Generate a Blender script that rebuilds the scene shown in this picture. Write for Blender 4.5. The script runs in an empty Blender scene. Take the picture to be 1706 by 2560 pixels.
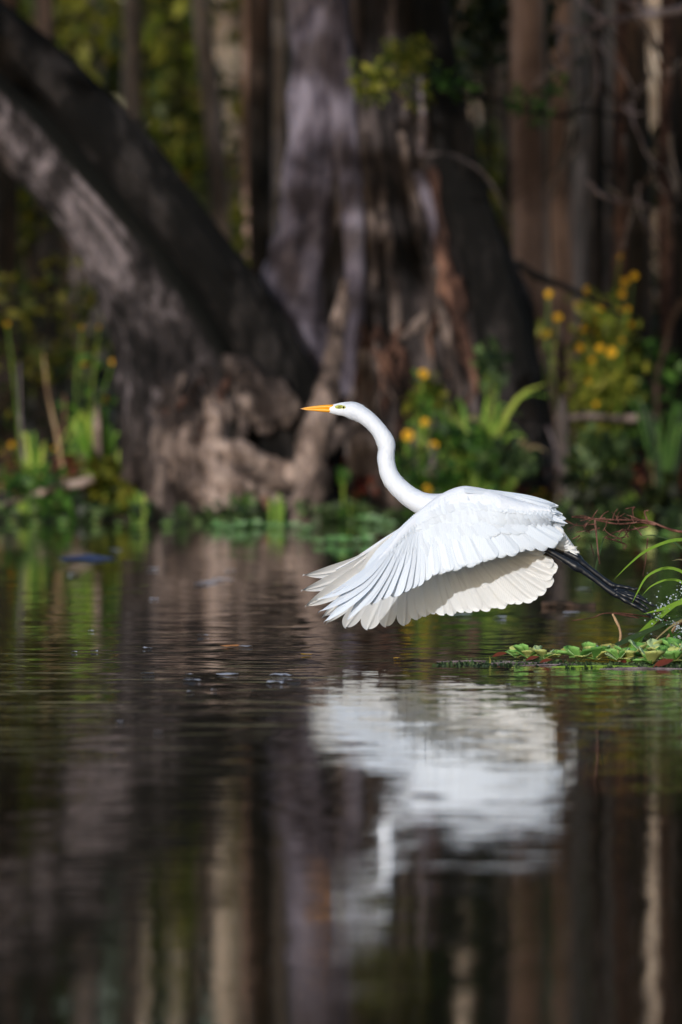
import bpy, math, random
import numpy as np
from mathutils import Vector, noise, Matrix

# ------------------------------------------------------------------ camera, sky, sun
R = math.radians
FPX, CAMH, HOR = 28000.0, 1.5, 590.0          # focal length in photo pixels, eye height, horizon row
scene = bpy.context.scene
COL = scene.collection
cam_d = bpy.data.cameras.new('camera')
cam = bpy.data.objects.new('camera', cam_d); COL.objects.link(cam)
cam.location = (0, 0, CAMH)
cam.rotation_euler = (R(90) - math.atan((1280 - HOR) / FPX), 0, 0)
cam_d.sensor_fit = 'VERTICAL'; cam_d.sensor_height = 36; cam_d.sensor_width = 24
cam_d.lens = FPX / 2560 * 36
cam_d.clip_start = 0.5; cam_d.clip_end = 2000
cam_d.dof.use_dof = True; cam_d.dof.focus_distance = 39.8; cam_d.dof.aperture_fstop = 3.5
scene.camera = cam

SUN_DIR = Vector((-0.26, -0.93, 0.235)).normalized()     # towards the sun
world = bpy.data.worlds.new("World"); scene.world = world; world.use_nodes = True
wn = world.node_tree.nodes; wl = world.node_tree.links
sky = wn.new('ShaderNodeTexSky'); sky.sky_type = 'NISHITA'; sky.sun_disc = False
sky.sun_elevation = math.asin(SUN_DIR.z)
sky.sun_rotation = math.atan2(SUN_DIR.x, SUN_DIR.y)
wn['Background'].inputs[1].default_value = 0.14
wl.new(sky.outputs[0], wn['Background'].inputs[0])
sd = bpy.data.lights.new('sun', 'SUN'); sd.energy = 2.35; sd.angle = R(0.5); sd.color = (1, 0.98, 0.95)
sun = bpy.data.objects.new('sun', sd); COL.objects.link(sun)
sun.rotation_euler = SUN_DIR.to_track_quat('Z', 'Y').to_euler()
scene.view_settings.view_transform = 'Standard'; scene.view_settings.look = 'None'
scene.view_settings.exposure = 0.1; scene.view_settings.gamma = 1
scene.render.engine = 'CYCLES'
scene.cycles.max_bounces = 6; scene.cycles.diffuse_bounces = 2; scene.cycles.glossy_bounces = 3
scene.cycles.transmission_bounces = 3; scene.cycles.transparent_max_bounces = 4
scene.cycles.use_denoising = True
scene.cycles.sample_clamp_indirect = 3

rnd = random.Random(7)
ORD = ['first', 'second', 'third', 'fourth', 'fifth', 'sixth', 'seventh', 'eighth', 'ninth', 'tenth', 'eleventh', 'twelfth', 'thirteenth', 'fourteenth', 'fifteenth', 'sixteenth', 'seventeenth', 'eighteenth', 'nineteenth', 'twentieth']
rng = np.random.default_rng(11)
BD = 40.0                                     # distance of the bird

def W(px, py, D):                             # a photo pixel at distance D -> world point
    return Vector(((px - 853) / FPX * D, D, CAMH - (py - HOR) / FPX * D))
def S(D): return D / FPX                      # metres per photo pixel

# ------------------------------------------------------------------ tagging
def tag(o, label=None, cat=None, group=None, kind=None):
    if label: o['label'] = label
    if cat: o['category'] = cat
    if group: o['group'] = group
    if kind: o['kind'] = kind
    return o
def empty(name, loc):
    o = bpy.data.objects.new(name, None); COL.objects.link(o); o.location = loc
    o.empty_display_size = 0.1
    return o

# ------------------------------------------------------------------ mesh helpers
class MB:
    def __init__(s): s.v = []; s.f = []; s.m = []; s.uv = {}
    def add(s, vs, fs, mi=0):
        b = len(s.v); s.v.extend([tuple(v) for v in vs])
        s.f.extend([tuple(i + b for i in f) for f in fs]); s.m.extend([mi] * len(fs))
        return b
    def build(s, name, mats, parent=None, smooth=True, origin=None):
        me = bpy.data.meshes.new(name); o = bpy.data.objects.new(name, me); COL.objects.link(o)
        base = Vector((0, 0, 0))
        if parent is not None:
            o.parent = parent; base = world_loc(parent)
        if origin is not None:
            o.location = Vector(origin) - base; base = Vector(origin)
        v = np.array(s.v, dtype=float).reshape(-1, 3) - np.array(base)
        me.from_pydata(v.tolist(), [], s.f); me.update()
        for m in (mats if isinstance(mats, (list, tuple)) else [mats]): me.materials.append(m)
        if any(s.m): me.polygons.foreach_set('material_index', s.m)
        if smooth: me.polygons.foreach_set('use_smooth', [True] * len(me.polygons))
        if s.uv:
            uvl = me.uv_layers.new(name='UVMap'); li = np.empty(len(me.loops), dtype=np.int32)
            me.loops.foreach_get('vertex_index', li)
            uv = np.array([s.uv.get(int(i), (0, 0)) for i in li]).ravel()
            uvl.data.foreach_set('uv', uv)
        return o
def world_loc(o):
    l = Vector(o.location)
    while o.parent is not None:
        o = o.parent; l = l + Vector(o.location)
    return l

def catmull(pts, n):
    """dense samples of a list of equal-length tuples"""
    P = [np.array(p, float) for p in pts]; P = [2 * P[0] - P[1]] + P + [2 * P[-1] - P[-2]]
    out = []
    seg = len(P) - 3
    for k in range(n + 1):
        t = k / n * seg; i = min(int(t), seg - 1); t -= i
        a, b, c, d = P[i:i + 4]
        out.append(0.5 * ((2 * b) + (-a + c) * t + (2 * a - 5 * b + 4 * c - d) * t * t + (-a + 3 * b - 3 * c + d) * t ** 3))
    return out

def tube(mb, pts, n=24, seg=8, knob=0.0, mi=0, flat=1.0, seed=0, cap=True, kf=9.0):
    """pts: (x,y,z,r); a smooth tapering tube with optional knobbly surface"""
    dn = catmull(pts, n); P = [Vector(p[:3]) for p in dn]
    vs = []; up = Vector((0, 1, 0.02))
    for i, p in enumerate(P):
        t = (P[min(i + 1, n)] - P[max(i - 1, 0)]).normalized()
        a = t.cross(up)
        a = a.normalized() if a.length > 1e-4 else Vector((1, 0, 0))
        b = t.cross(a).normalized(); r = max(dn[i][3], 1e-4)
        for k in range(seg):
            th = 2 * math.pi * k / seg
            rr = r
            if knob:
                q = p + (a * math.cos(th) + b * math.sin(th)) * r
                rr = r * (1 + knob * noise.noise(q * kf + Vector((seed, 0, 0))) + knob * .5 * noise.noise(q * kf * 2.7))
            vs.append(p + a * math.cos(th) * rr + b * math.sin(th) * rr * flat)
    fs = [(i * seg + k, i * seg + (k + 1) % seg, (i + 1) * seg + (k + 1) % seg, (i + 1) * seg + k) for i in range(n) for k in range(seg)]
    if cap:
        fs.append(tuple(range(seg))[::-1]); fs.append(tuple(n * seg + k for k in range(seg)))
    mb.add(vs, fs, mi)

def pxtube(mb, lst, D, n=24, seg=8, **k):
    """lst: (px,py,rpx[,D]) in photo pixels at distance D"""
    pts = []
    for q in lst:
        d = q[3] if len(q) > 3 else D
        w = W(q[0], q[1], d); pts.append((w.x, w.y, w.z, q[2] * S(d)))
    tube(mb, pts, n, seg, **k)

def ribbon(mb, pts, w, n=10, nrm=(0, -1, 0.3), fold=0.25, mi=0, wprof=None):
    """a blade: pts list of Vector, width w, tapering; folded along the middle"""
    dn = [Vector(p) for p in catmull([tuple(p) for p in pts], n)]
    N = Vector(nrm); vs = []
    for i, p in enumerate(dn):
        t = (dn[min(i + 1, n)] - dn[max(i - 1, 0)]).normalized()
        s = t.cross(N); s = s.normalized() if s.length > 1e-5 else Vector((1, 0, 0)); m = s.cross(t).normalized()
        u = i / n
        ww = w * (wprof(u) if wprof else min(1, .5 + u * 2) * (1 - u ** 2.2) + .02) / 2
        vs += [p - s * ww + m * ww * fold, p, p + s * ww + m * ww * fold]
    fs = []
    for i in range(n):
        a = i * 3
        fs += [(a, a + 1, a + 4, a + 3), (a + 1, a + 2, a + 5, a + 4)]
    mb.add(vs, fs, mi)

def leaves_np(centers, spread, per, size, flat=0.0, aspect=0.5, jitter=0.5):
    """rhombic leaves scattered in clumps; returns verts, faces arrays"""
    C = np.repeat(np.asarray(centers, float), per, axis=0); n = len(C)
    d = rng.normal(size=(n, 3)); d *= np.array(spread) * (rng.random((n, 1)) ** 0.33) / (np.linalg.norm(d, axis=1, keepdims=True) + 1e-9)
    c = C + d
    a = rng.normal(size=(n, 3)); a[:, 2] -= .5; a /= np.linalg.norm(a, axis=1, keepdims=True)
    b = rng.normal(size=(n, 3)); b[:, 2] *= (1 - flat)
    b -= (b * a).sum(1, keepdims=True) * a; b /= np.linalg.norm(b, axis=1, keepdims=True)
    s = size * (1 + jitter * (rng.random((n, 1)) * 2 - 1))
    m = np.cross(a, b) * s * .08
    V = np.stack([c - a * s * .5, c + b * s * aspect * .5 + m, c + a * s * .5, c - b * s * aspect * .5 + m], 1)
    F = np.arange(n * 4).reshape(n, 4)
    return V.reshape(-1, 3), F

def leaf_mesh(name, VF, mat, parent=None):
    V = np.concatenate([v for v, f in VF]); off = 0; Fs = []
    for v, f in VF:
        Fs.append(f + off); off += len(v)
    F = np.concatenate(Fs)
    me = bpy.data.meshes.new(name); o = bpy.data.objects.new(name, me); COL.objects.link(o)
    if parent is not None:
        o.parent = parent; V = V - np.array(world_loc(parent))
    me.vertices.add(len(V)); me.vertices.foreach_set('co', V.ravel())
    me.loops.add(F.size); me.loops.foreach_set('vertex_index', F.ravel().astype(np.int32))
    me.polygons.add(len(F)); me.polygons.foreach_set('loop_start', (np.arange(len(F)) * F.shape[1]).astype(np.int32))
    me.update(calc_edges=True); me.materials.append(mat)
    return o

# ------------------------------------------------------------------ materials
def newmat(name):
    m = bpy.data.materials.new(name); m.use_nodes = True
    nt = m.node_tree; return m, nt.nodes, nt.links, nt.nodes['Principled BSDF']
def ramp(n, stops, interp='LINEAR'):
    r = n.new('ShaderNodeValToRGB'); e = r.color_ramp.elements; r.color_ramp.interpolation = interp
    e[0].position, e[0].color = stops[0][0], (*stops[0][1], 1)
    e[1].position, e[1].color = stops[-1][0], (*stops[-1][1], 1)
    for p, c in stops[1:-1]:
        x = e.new(p); x.color = (*c, 1)
    return r
def simple(name, c, rough=0.6, spec=0.5, metallic=0):
    m, n, l, b = newmat(name)
    b.inputs['Base Color'].default_value = (*c, 1); b.inputs['Roughness'].default_value = rough
    b.inputs['Specular IOR Level'].default_value = spec
    return m

def bark(name, dark, mid, light, scale=6.0, stretch=0.22, bump=0.5, patch=1.2, rough=0.9, flood=None, moss_shade=None):
    m, n, l, b = newmat(name)
    tc = n.new('ShaderNodeTexCoord'); mp = n.new('ShaderNodeMapping'); mp.inputs['Scale'].default_value = (1, 1, stretch)
    l.new(tc.outputs['Object'], mp.inputs[0])
    a = n.new('ShaderNodeTexNoise'); a.inputs['Scale'].default_value = scale; a.inputs['Detail'].default_value = 8; a.inputs['Roughness'].default_value = .7
    l.new(mp.outputs[0], a.inputs['Vector'])
    p = n.new('ShaderNodeTexNoise'); p.inputs['Scale'].default_value = patch; p.inputs['Detail'].default_value = 5; p.inputs['Roughness'].default_value = .65
    mp2 = n.new('ShaderNodeMapping'); mp2.inputs['Scale'].default_value = (1, 1, .5); l.new(tc.outputs['Object'], mp2.inputs[0]); l.new(mp2.outputs[0], p.inputs['Vector'])
    mx = n.new('ShaderNodeMix'); mx.data_type = 'FLOAT'; mx.inputs[0].default_value = .5
    l.new(a.outputs[0], mx.inputs[2]); l.new(p.outputs[0], mx.inputs[3])
    r = ramp(n, [(.42, dark), (.5, mid), (.585, light)]); l.new(mx.outputs[0], r.inputs[0])
    if flood:       # paler wood below the high-water line
        ge = n.new('ShaderNodeNewGeometry'); sp = n.new('ShaderNodeSeparateXYZ'); l.new(ge.outputs['Position'], sp.inputs[0])
        ad = n.new('ShaderNodeMath'); ad.operation = 'MULTIPLY_ADD'; ad.inputs[1].default_value = 1.8; l.new(p.outputs[0], ad.inputs[0]); l.new(sp.outputs[2], ad.inputs[2])
        mr = n.new('ShaderNodeMapRange'); mr.inputs[1].default_value = 1.0 + flood[1]; mr.inputs[2].default_value = .55 + flood[1]; l.new(ad.outputs[0], mr.inputs[0])
        r2 = ramp(n, [(.42, tuple(v * .10 for v in flood[0])), (.5, tuple(v * .5 for v in flood[0])), (.58, flood[0])]); l.new(mx.outputs[0], r2.inputs[0])
        mc = n.new('ShaderNodeMix'); mc.data_type = 'RGBA'; l.new(mr.outputs[0], mc.inputs[0]); l.new(r.outputs[0], mc.inputs[6]); l.new(r2.outputs[0], mc.inputs[7])
        r = mc; out = mc.outputs[2]
    else: out = r.outputs[0]
    if moss_shade:        # dark mossy tone, also painted side shade, on the stem's upper right
        gm = n.new('ShaderNodeNewGeometry'); dp = n.new('ShaderNodeVectorMath'); dp.operation = 'DOT_PRODUCT'; dp.inputs[1].default_value = moss_shade; l.new(gm.outputs['Normal'], dp.inputs[0])
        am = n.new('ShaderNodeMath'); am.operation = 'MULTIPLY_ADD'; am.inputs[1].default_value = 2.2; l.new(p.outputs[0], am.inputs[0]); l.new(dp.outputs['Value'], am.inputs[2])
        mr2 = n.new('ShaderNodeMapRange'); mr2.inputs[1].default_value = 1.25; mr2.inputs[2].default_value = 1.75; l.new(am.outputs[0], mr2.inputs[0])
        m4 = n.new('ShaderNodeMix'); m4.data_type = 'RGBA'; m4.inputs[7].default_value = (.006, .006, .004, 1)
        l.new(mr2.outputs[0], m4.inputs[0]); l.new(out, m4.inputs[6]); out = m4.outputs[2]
    l.new(out, b.inputs['Base Color'])
    b.inputs['Roughness'].default_value = rough; b.inputs['Specular IOR Level'].default_value = .25
    bp = n.new('ShaderNodeBump'); bp.inputs['Strength'].default_value = bump; bp.inputs['Distance'].default_value = .08
    l.new(a.outputs[0], bp.inputs['Height']); l.new(bp.outputs[0], b.inputs['Normal'])
    return m

def leafmat(name, cols, trans=0.35, rough=.5):
    m, n, l, b = newmat(name)
    g = n.new('ShaderNodeNewGeometry')
    k = len(cols); r = ramp(n, [(i / max(k - 1, 1), c) for i, c in enumerate(cols)])
    l.new(g.outputs['Random Per Island'], r.inputs[0]); l.new(r.outputs[0], b.inputs['Base Color'])
    b.inputs['Roughness'].default_value = rough; b.inputs['Specular IOR Level'].default_value = .35
    t = n.new('ShaderNodeBsdfTranslucent'); l.new(r.outputs[0], t.inputs[0])
    mx = n.new('ShaderNodeMixShader'); mx.inputs[0].default_value = trans
    l.new(b.outputs[0], mx.inputs[1]); l.new(t.outputs[0], mx.inputs[2])
    l.new(mx.outputs[0], n['Material Output'].inputs[0])
    return m

M = {}
M['bark_left'] = bark('bark_left', (.003, .0025, .0025), (.045, .037, .039), (.30, .25, .27), 11, .45, 1.0, 1.6, flood=((.17, .128, .115), .42), moss_shade=(.75, 0, .66))
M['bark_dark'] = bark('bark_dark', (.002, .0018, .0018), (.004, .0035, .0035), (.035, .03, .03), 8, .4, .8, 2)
M['bark_purple'] = bark('bark_purple', (.035, .029, .038), (.12, .10, .13), (.30, .265, .33), 9, .2, .9, 2.4)
M['bark_core'] = bark('bark_core', (.003, .0025, .0025), (.032, .026, .027), (.20, .16, .16), 9, .08, 1.0, 2, flood=((.4, .27, .22), .0))
M['root_pale'] = bark('root_pale', (.035, .025, .022), (.20, .145, .125), (.56, .43, .38), 9, .5, .8, 3.5)
M['root_mid'] = bark('root_mid', (.008, .006, .006), (.075, .056, .052), (.30, .23, .205), 9, .35, .8, 3.5)
M['root_red'] = bark('root_red', (.010, .006, .005), (.07, .035, .027), (.26, .14, .10), 9, .4, .6, 3)
M['far_pink'] = bark('far_pink', (.10, .06, .045), (.30, .19, .15), (.42, .28, .23), 4, .15, .2, 1.5)
M['far_beige'] = bark('far_beige', (.04, .03, .022), (.30, .22, .16), (.75, .62, .5), 4, .5, .2, 1.6)
M['far_grey'] = bark('far_grey', (.03, .024, .022), (.11, .09, .085), (.24, .2, .18), 7, .15, .4, 1.5)
M['far_dark'] = bark('far_dark', (.006, .005, .004), (.025, .018, .014), (.09, .055, .04), 7, .12, .5, 1.5)
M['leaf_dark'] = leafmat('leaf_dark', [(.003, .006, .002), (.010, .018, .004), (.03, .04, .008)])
M['leaf_olive'] = leafmat('leaf_olive', [(.008, .016, .002), (.06, .08, .007), (.21, .20, .016), (.09, .055, .012)])
M['leaf_green'] = leafmat('leaf_green', [(.008, .025, .006), (.03, .09, .012), (.10, .22, .03)])
M['leaf_lime'] = leafmat('leaf_lime', [(.035, .06, .006), (.15, .18, .02), (.36, .34, .05)])
M['leaf_teal'] = leafmat('leaf_teal', [(.006, .016, .006), (.035, .07, .022), (.15, .22, .08)])
M['leaf_crown'] = leafmat('leaf_crown', [(.02, .04, .008), (.05, .08, .014), (.09, .12, .02)], .2)
M['blade'] = leafmat('blade', [(.06, .16, .015), (.18, .36, .03), (.42, .50, .09)])
M['blade_dry'] = leafmat('blade_dry', [(.3, .2, .1), (.42, .32, .16), (.2, .25, .05)])
M['petal'] = leafmat('petal', [(.75, .36, .004), (.85, .5, .01)], .25)
M['flower_eye'] = simple('flower_eye', (.3, .12, .01))
M['lettuce'] = leafmat('lettuce', [(.08, .24, .05), (.24, .52, .12), (.36, .62, .2), (.56, .72, .42), (.58, .62, .18), (.3, .18, .08)], .35, .55)
M['lettuce_far'] = leafmat('lettuce_far', [(.12, .4, .1), (.35, .6, .28), (.55, .72, .45)], .3)
M['dead_leaf'] = leafmat('dead_leaf', [(.05, .008, .006), (.14, .025, .015), (.24, .09, .03)], .2)
M['twig_red'] = bark('twig_red', (.04, .015, .011), (.13, .055, .04), (.26, .13, .10), 30, .5, .4, 8)
M['twig_pale'] = bark('twig_pale', (.06, .045, .05), (.17, .135, .15), (.32, .27, .29), 14, .5, .5, 3)
M['twig_tan'] = bark('twig_tan', (.2, .12, .07), (.4, .26, .15), (.55, .4, .25), 25, .3, .4, 8)
M['fleck'] = leafmat('fleck', [(.5, .5, .55), (.75, .75, .85)], .1)
M['fleck_sky_reflect'] = simple('fleck_sky_reflect', (.05, .1, .3), .3)  # wet wood with the sky's blue reflection painted into its base colour
M['fleck_orange'] = simple('fleck_orange', (.8, .3, .08))

# feathers
def feather_mat(name, col, trans):
    m, n, l, b = newmat(name)
    b.inputs['Roughness'].default_value = .62
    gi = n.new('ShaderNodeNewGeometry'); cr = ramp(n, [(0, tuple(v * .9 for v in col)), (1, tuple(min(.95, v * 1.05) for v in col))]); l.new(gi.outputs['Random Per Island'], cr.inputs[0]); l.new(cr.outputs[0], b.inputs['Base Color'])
    b.inputs['Specular IOR Level'].default_value = .3
    b.inputs['Sheen Weight'].default_value = .15
    uv = n.new('ShaderNodeUVMap'); sp = n.new('ShaderNodeSeparateXYZ'); l.new(uv.outputs[0], sp.inputs[0])
    ab = n.new('ShaderNodeMath'); ab.operation = 'ABSOLUTE'; l.new(sp.outputs[0], ab.inputs[0])
    m1 = n.new('ShaderNodeMath'); m1.operation = 'MULTIPLY'; m1.inputs[1].default_value = 26; l.new(ab.outputs[0], m1.inputs[0])
    m2 = n.new('ShaderNodeMath'); m2.operation = 'MULTIPLY'; m2.inputs[1].default_value = 190; l.new(sp.outputs[1], m2.inputs[0])
    sb = n.new('ShaderNodeMath'); sb.operation = 'SUBTRACT'; l.new(m2.outputs[0], sb.inputs[0]); l.new(m1.outputs[0], sb.inputs[1])
    sn = n.new('ShaderNodeMath'); sn.operation = 'SINE'; l.new(sb.outputs[0], sn.inputs[0])
    bp = n.new('ShaderNodeBump'); bp.inputs['Strength'].default_value = .25; bp.inputs['Distance'].default_value = .0008
    l.new(sn.outputs[0], bp.inputs['Height']); l.new(bp.outputs[0], b.inputs['Normal'])
    t = n.new('ShaderNodeBsdfTranslucent'); t.inputs[0].default_value = (*col, 1)
    mx = n.new('ShaderNodeMixShader'); mx.inputs[0].default_value = trans
    l.new(b.outputs[0], mx.inputs[1]); l.new(t.outputs[0], mx.inputs[2]); l.new(mx.outputs[0], n['Material Output'].inputs[0])
    return m
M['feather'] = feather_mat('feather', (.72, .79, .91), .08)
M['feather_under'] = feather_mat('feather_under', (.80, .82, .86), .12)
def plumage():
    m, n, l, b = newmat('plumage')
    b.inputs['Base Color'].default_value = (.72, .77, .88, 1); b.inputs['Roughness'].default_value = .75
    b.inputs['Sheen Weight'].default_value = .25; b.inputs['Specular IOR Level'].default_value = .2
    b.inputs['Subsurface Weight'].default_value = .0
    tc = n.new('ShaderNodeTexCoord'); mp = n.new('ShaderNodeMapping'); mp.inputs['Rotation'].default_value = (0, R(50), 0); mp.inputs['Scale'].default_value = (1, 1, .25)
    l.new(tc.outputs['Object'], mp.inputs[0])
    a = n.new('ShaderNodeTexNoise'); a.inputs['Scale'].default_value = 160; a.inputs['Detail'].default_value = 4; l.new(mp.outputs[0], a.inputs['Vector'])
    c = n.new('ShaderNodeTexNoise'); c.inputs['Scale'].default_value = 45; c.inputs['Detail'].default_value = 3; l.new(mp.outputs[0], c.inputs['Vector'])
    ad = n.new('ShaderNodeMath'); ad.operation = 'ADD'; l.new(a.outputs[0], ad.inputs[0]); l.new(c.outputs[0], ad.inputs[1])
    bp = n.new('ShaderNodeBump'); bp.inputs['Strength'].default_value = .45; bp.inputs['Distance'].default_value = .004
    l.new(ad.outputs[0], bp.inputs['Height']); l.new(bp.outputs[0], b.inputs['Normal'])
    return m
M['plumage'] = plumage()
M['leg_black'] = simple('leg_black', (.007, .009, .015), .42, .45)
def beakmat():
    m, n, l, b = newmat('beak')
    tc = n.new('ShaderNodeTexCoord'); sp = n.new('ShaderNodeSeparateXYZ'); l.new(tc.outputs['Object'], sp.inputs[0])
    x0 = (W(751, 0, BD) - W(1100, 0, BD)).x; x1 = (W(860, 0, BD) - W(1100, 0, BD)).x
    mr = n.new('ShaderNodeMapRange'); mr.inputs[1].default_value = x0; mr.inputs[2].default_value = x1; l.new(sp.outputs[0], mr.inputs[0])
    r = ramp(n, [(0, (.35, .2, .12)), (.12, (.8, .36, .03)), (.6, (.85, .36, .012)), (.84, (.8, .34, .012)), (.92, (.5, .5, .06)), (1, (.42, .5, .1))])
    l.new(mr.outputs[0], r.inputs[0]); l.new(r.outputs[0], b.inputs['Base Color']); b.inputs['Roughness'].default_value = .35
    return m
M['beak'] = beakmat()
M['lore'] = simple('lore', (.45, .47, .09), .5)
M['iris'] = simple('iris', (.6, .6, .18), .2)
M['pupil'] = simple('pupil', (.004, .004, .004), .1)

# water
def watermat():
    m, n, l, b = newmat('water')
    b.inputs['Base Color'].default_value = (.014, .012, .005, 1); b.inputs['Roughness'].default_value = .03
    b.inputs['IOR'].default_value = 1.333
    g = n.new('ShaderNodeNewGeometry')
    def slope(scale, amp, detail, stretch=(1, 1, 1)):
        mp = n.new('ShaderNodeMapping'); mp.inputs['Scale'].default_value = stretch; l.new(g.outputs['Position'], mp.inputs[0])
        t = n.new('ShaderNodeTexNoise'); t.inputs['Scale'].default_value = scale; t.inputs['Detail'].default_value = detail; t.inputs['Roughness'].default_value = .6
        l.new(mp.outputs[0], t.inputs['Vector'])
        s = n.new('ShaderNodeVectorMath'); s.operation = 'SUBTRACT'; s.inputs[1].default_value = (.5, .5, .5); l.new(t.outputs['Color'], s.inputs[0])
        k = n.new('ShaderNodeVectorMath'); k.operation = 'SCALE'; l.new(s.outputs[0], k.inputs[0])
        if isinstance(amp, float): k.inputs['Scale'].default_value = amp
        else: l.new(amp, k.inputs['Scale'])
        return k
    # breeze: patches of water that are ruffled, one band across the river between the banks
    br = n.new('ShaderNodeTexNoise'); br.inputs['Scale'].default_value = .35; br.inputs['Detail'].default_value = 3
    mpb = n.new('ShaderNodeMapping'); mpb.inputs['Scale'].default_value = (1.3, .45, 1); l.new(g.outputs['Position'], mpb.inputs[0]); l.new(mpb.outputs[0], br.inputs['Vector'])
    sp = n.new('ShaderNodeSeparateXYZ'); l.new(g.outputs['Position'], sp.inputs[0])
    band = ramp(n, [(0, (0, 0, 0)), (.40, (.05,) * 3), (.52, (.8,) * 3), (.60, (1,) * 3), (.68, (.5,) * 3), (.8, (.12,) * 3), (1, (.1,) * 3)])
    mr = n.new('ShaderNodeMapRange'); mr.inputs[1].default_value = 20; mr.inputs[2].default_value = 50; l.new(sp.outputs[1], mr.inputs[0]); l.new(mr.outputs[0], band.inputs[0])
    brr = ramp(n, [(.35, (.25,) * 3), (.65, (1, 1, 1))]); l.new(br.outputs[0], brr.inputs[0])
    brf = ramp(n, [(.40, (.12,) * 3), (.54, (1, 1, 1))]); l.new(br.outputs[0], brf.inputs[0])
    mu = n.new('ShaderNodeMath'); mu.operation = 'MULTIPLY'; l.new(band.outputs[0], mu.inputs[0]); l.new(brr.outputs[0], mu.inputs[1])
    amp = n.new('ShaderNodeMath'); amp.operation = 'MULTIPLY_ADD'; amp.inputs[1].default_value = .10; amp.inputs[2].default_value = .018; l.new(mu.outputs[0], amp.inputs[0])
    a = slope(20.0, amp.outputs[0], 3.0, (.55, 1, 1))
    ampc = n.new('ShaderNodeMath'); ampc.operation = 'MULTIPLY_ADD'; ampc.inputs[1].default_value = .055; ampc.inputs[2].default_value = .034; l.new(mu.outputs[0], ampc.inputs[0])
    c = slope(6.5, ampc.outputs[0], 3.0, (.6, 1, 1))
    d = slope(.6, .0025, 1.0)
    s1 = n.new('ShaderNodeVectorMath'); l.new(a.outputs[0], s1.inputs[0]); l.new(c.outputs[0], s1.inputs[1])
    s2 = n.new('ShaderNodeVectorMath'); l.new(s1.outputs[0], s2.inputs[0]); l.new(d.outputs[0], s2.inputs[1])
    mk = n.new('ShaderNodeVectorMath'); mk.operation = 'MULTIPLY'; mk.inputs[1].default_value = (1, 1, 0); l.new(s2.outputs[0], mk.inputs[0])
    s3 = n.new('ShaderNodeVectorMath'); s3.inputs[1].default_value = (0, 0, 1); l.new(mk.outputs[0], s3.inputs[0])
    nz = n.new('ShaderNodeVectorMath'); nz.operation = 'NORMALIZE'; l.new(s3.outputs[0], nz.inputs[0])
    l.new(nz.outputs[0], b.inputs['Normal'])
    # thin pale gold diffuse streaks mixed over the water
    mf = n.new('ShaderNodeMapping'); mf.inputs['Scale'].default_value = (.7, 3.2, 1); l.new(g.outputs['Position'], mf.inputs[0])
    fn = n.new('ShaderNodeTexNoise'); fn.inputs['Scale'].default_value = 2.0; fn.inputs['Detail'].default_value = 6; fn.inputs['Roughness'].default_value = .7; l.new(mf.outputs[0], fn.inputs['Vector'])
    fr = ramp(n, [(.565, (0, 0, 0)), (.61, (.55,) * 3), (.66, (.8,) * 3)]); l.new(fn.outputs[0], fr.inputs[0])
    zone = ramp(n, [(0, (0, 0, 0)), (.35, (.0,) * 3), (.45, (.5,) * 3), (.56, (.9,) * 3), (.63, (.35,) * 3), (.8, (.10,) * 3), (1, (.05,) * 3)]); l.new(mr.outputs[0], zone.inputs[0])
    mm = n.new('ShaderNodeMath'); mm.operation = 'MULTIPLY'; l.new(fr.outputs[0], mm.inputs[0]); l.new(zone.outputs[0], mm.inputs[1])

    df = n.new('ShaderNodeBsdfDiffuse'); df.inputs[0].default_value = (.62, .52, .28, 1)
    ms = n.new('ShaderNodeMixShader'); l.new(mm.outputs[0], ms.inputs[0]); l.new(b.outputs[0], ms.inputs[1]); l.new(df.outputs[0], ms.inputs[2])
    l.new(ms.outputs[0], n['Material Output'].inputs[0])
    return m
M['water'] = watermat()
def soil():
    m, n, l, b = newmat('soil')
    tc = n.new('ShaderNodeNewGeometry'); a = n.new('ShaderNodeTexNoise'); a.inputs['Scale'].default_value = 5; a.inputs['Detail'].default_value = 9
    l.new(tc.outputs['Position'], a.inputs['Vector'])
    r = ramp(n, [(.3, (.008, .006, .004)), (.5, (.035, .024, .015)), (.7, (.10, .065, .04))]); l.new(a.outputs[0], r.inputs[0]); l.new(r.outputs[0], b.inputs['Base Color'])
    b.inputs['Roughness'].default_value = .95
    bp = n.new('ShaderNodeBump'); bp.inputs['Distance'].default_value = .05; l.new(a.outputs[0], bp.inputs['Height']); l.new(bp.outputs[0], b.inputs['Normal'])
    return m
M['soil'] = soil()

# ------------------------------------------------------------------ setting: ground and water
def shore(x):
    return 59.0 + .25 * math.sin(x * 1.7) + .35 * noise.noise(Vector((x * .9, 3.1, 0))) - .02 * x * x * .1
def ground():
    xs = sorted(set([round(v, 2) for v in np.concatenate([np.linspace(-300, -12, 14), np.linspace(-12, 12, 81), np.linspace(12, 300, 14)])]))
    ys = sorted(set([round(v, 2) for v in np.concatenate([np.linspace(-60, 0, 12), np.linspace(0, 56, 8), np.linspace(56, 66, 41), np.linspace(66, 400, 30)])]))
    mb = MB(); vs = []
    for y in ys:
        for x in xs:
            d = y - shore(x); nz = noise.noise(Vector((x * .5, y * .5, 0)))
            if y < -4: z = .5 + .2 * nz
            elif d < 0: z = max(-.6, d * .35 - .01)
            else: z = min(.14, d * .12) + .05 * nz * min(1, d) + max(0, d - 4) * .004
            vs.append((x, y, z))
    w = len(xs); mb.add(vs, [(j * w + i, j * w + i + 1, (j + 1) * w + i + 1, (j + 1) * w + i) for j in range(len(ys) - 1) for i in range(w - 1)])
    tag(mb.build('ground', M['soil']), kind='structure')
ground()
mb = MB(); mb.add([(-300, -40, 0), (300, -40, 0), (300, 64, 0), (-300, 64, 0)], [(0, 1, 2, 3)])
tag(mb.build('water', M['water']), kind='structure')

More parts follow.
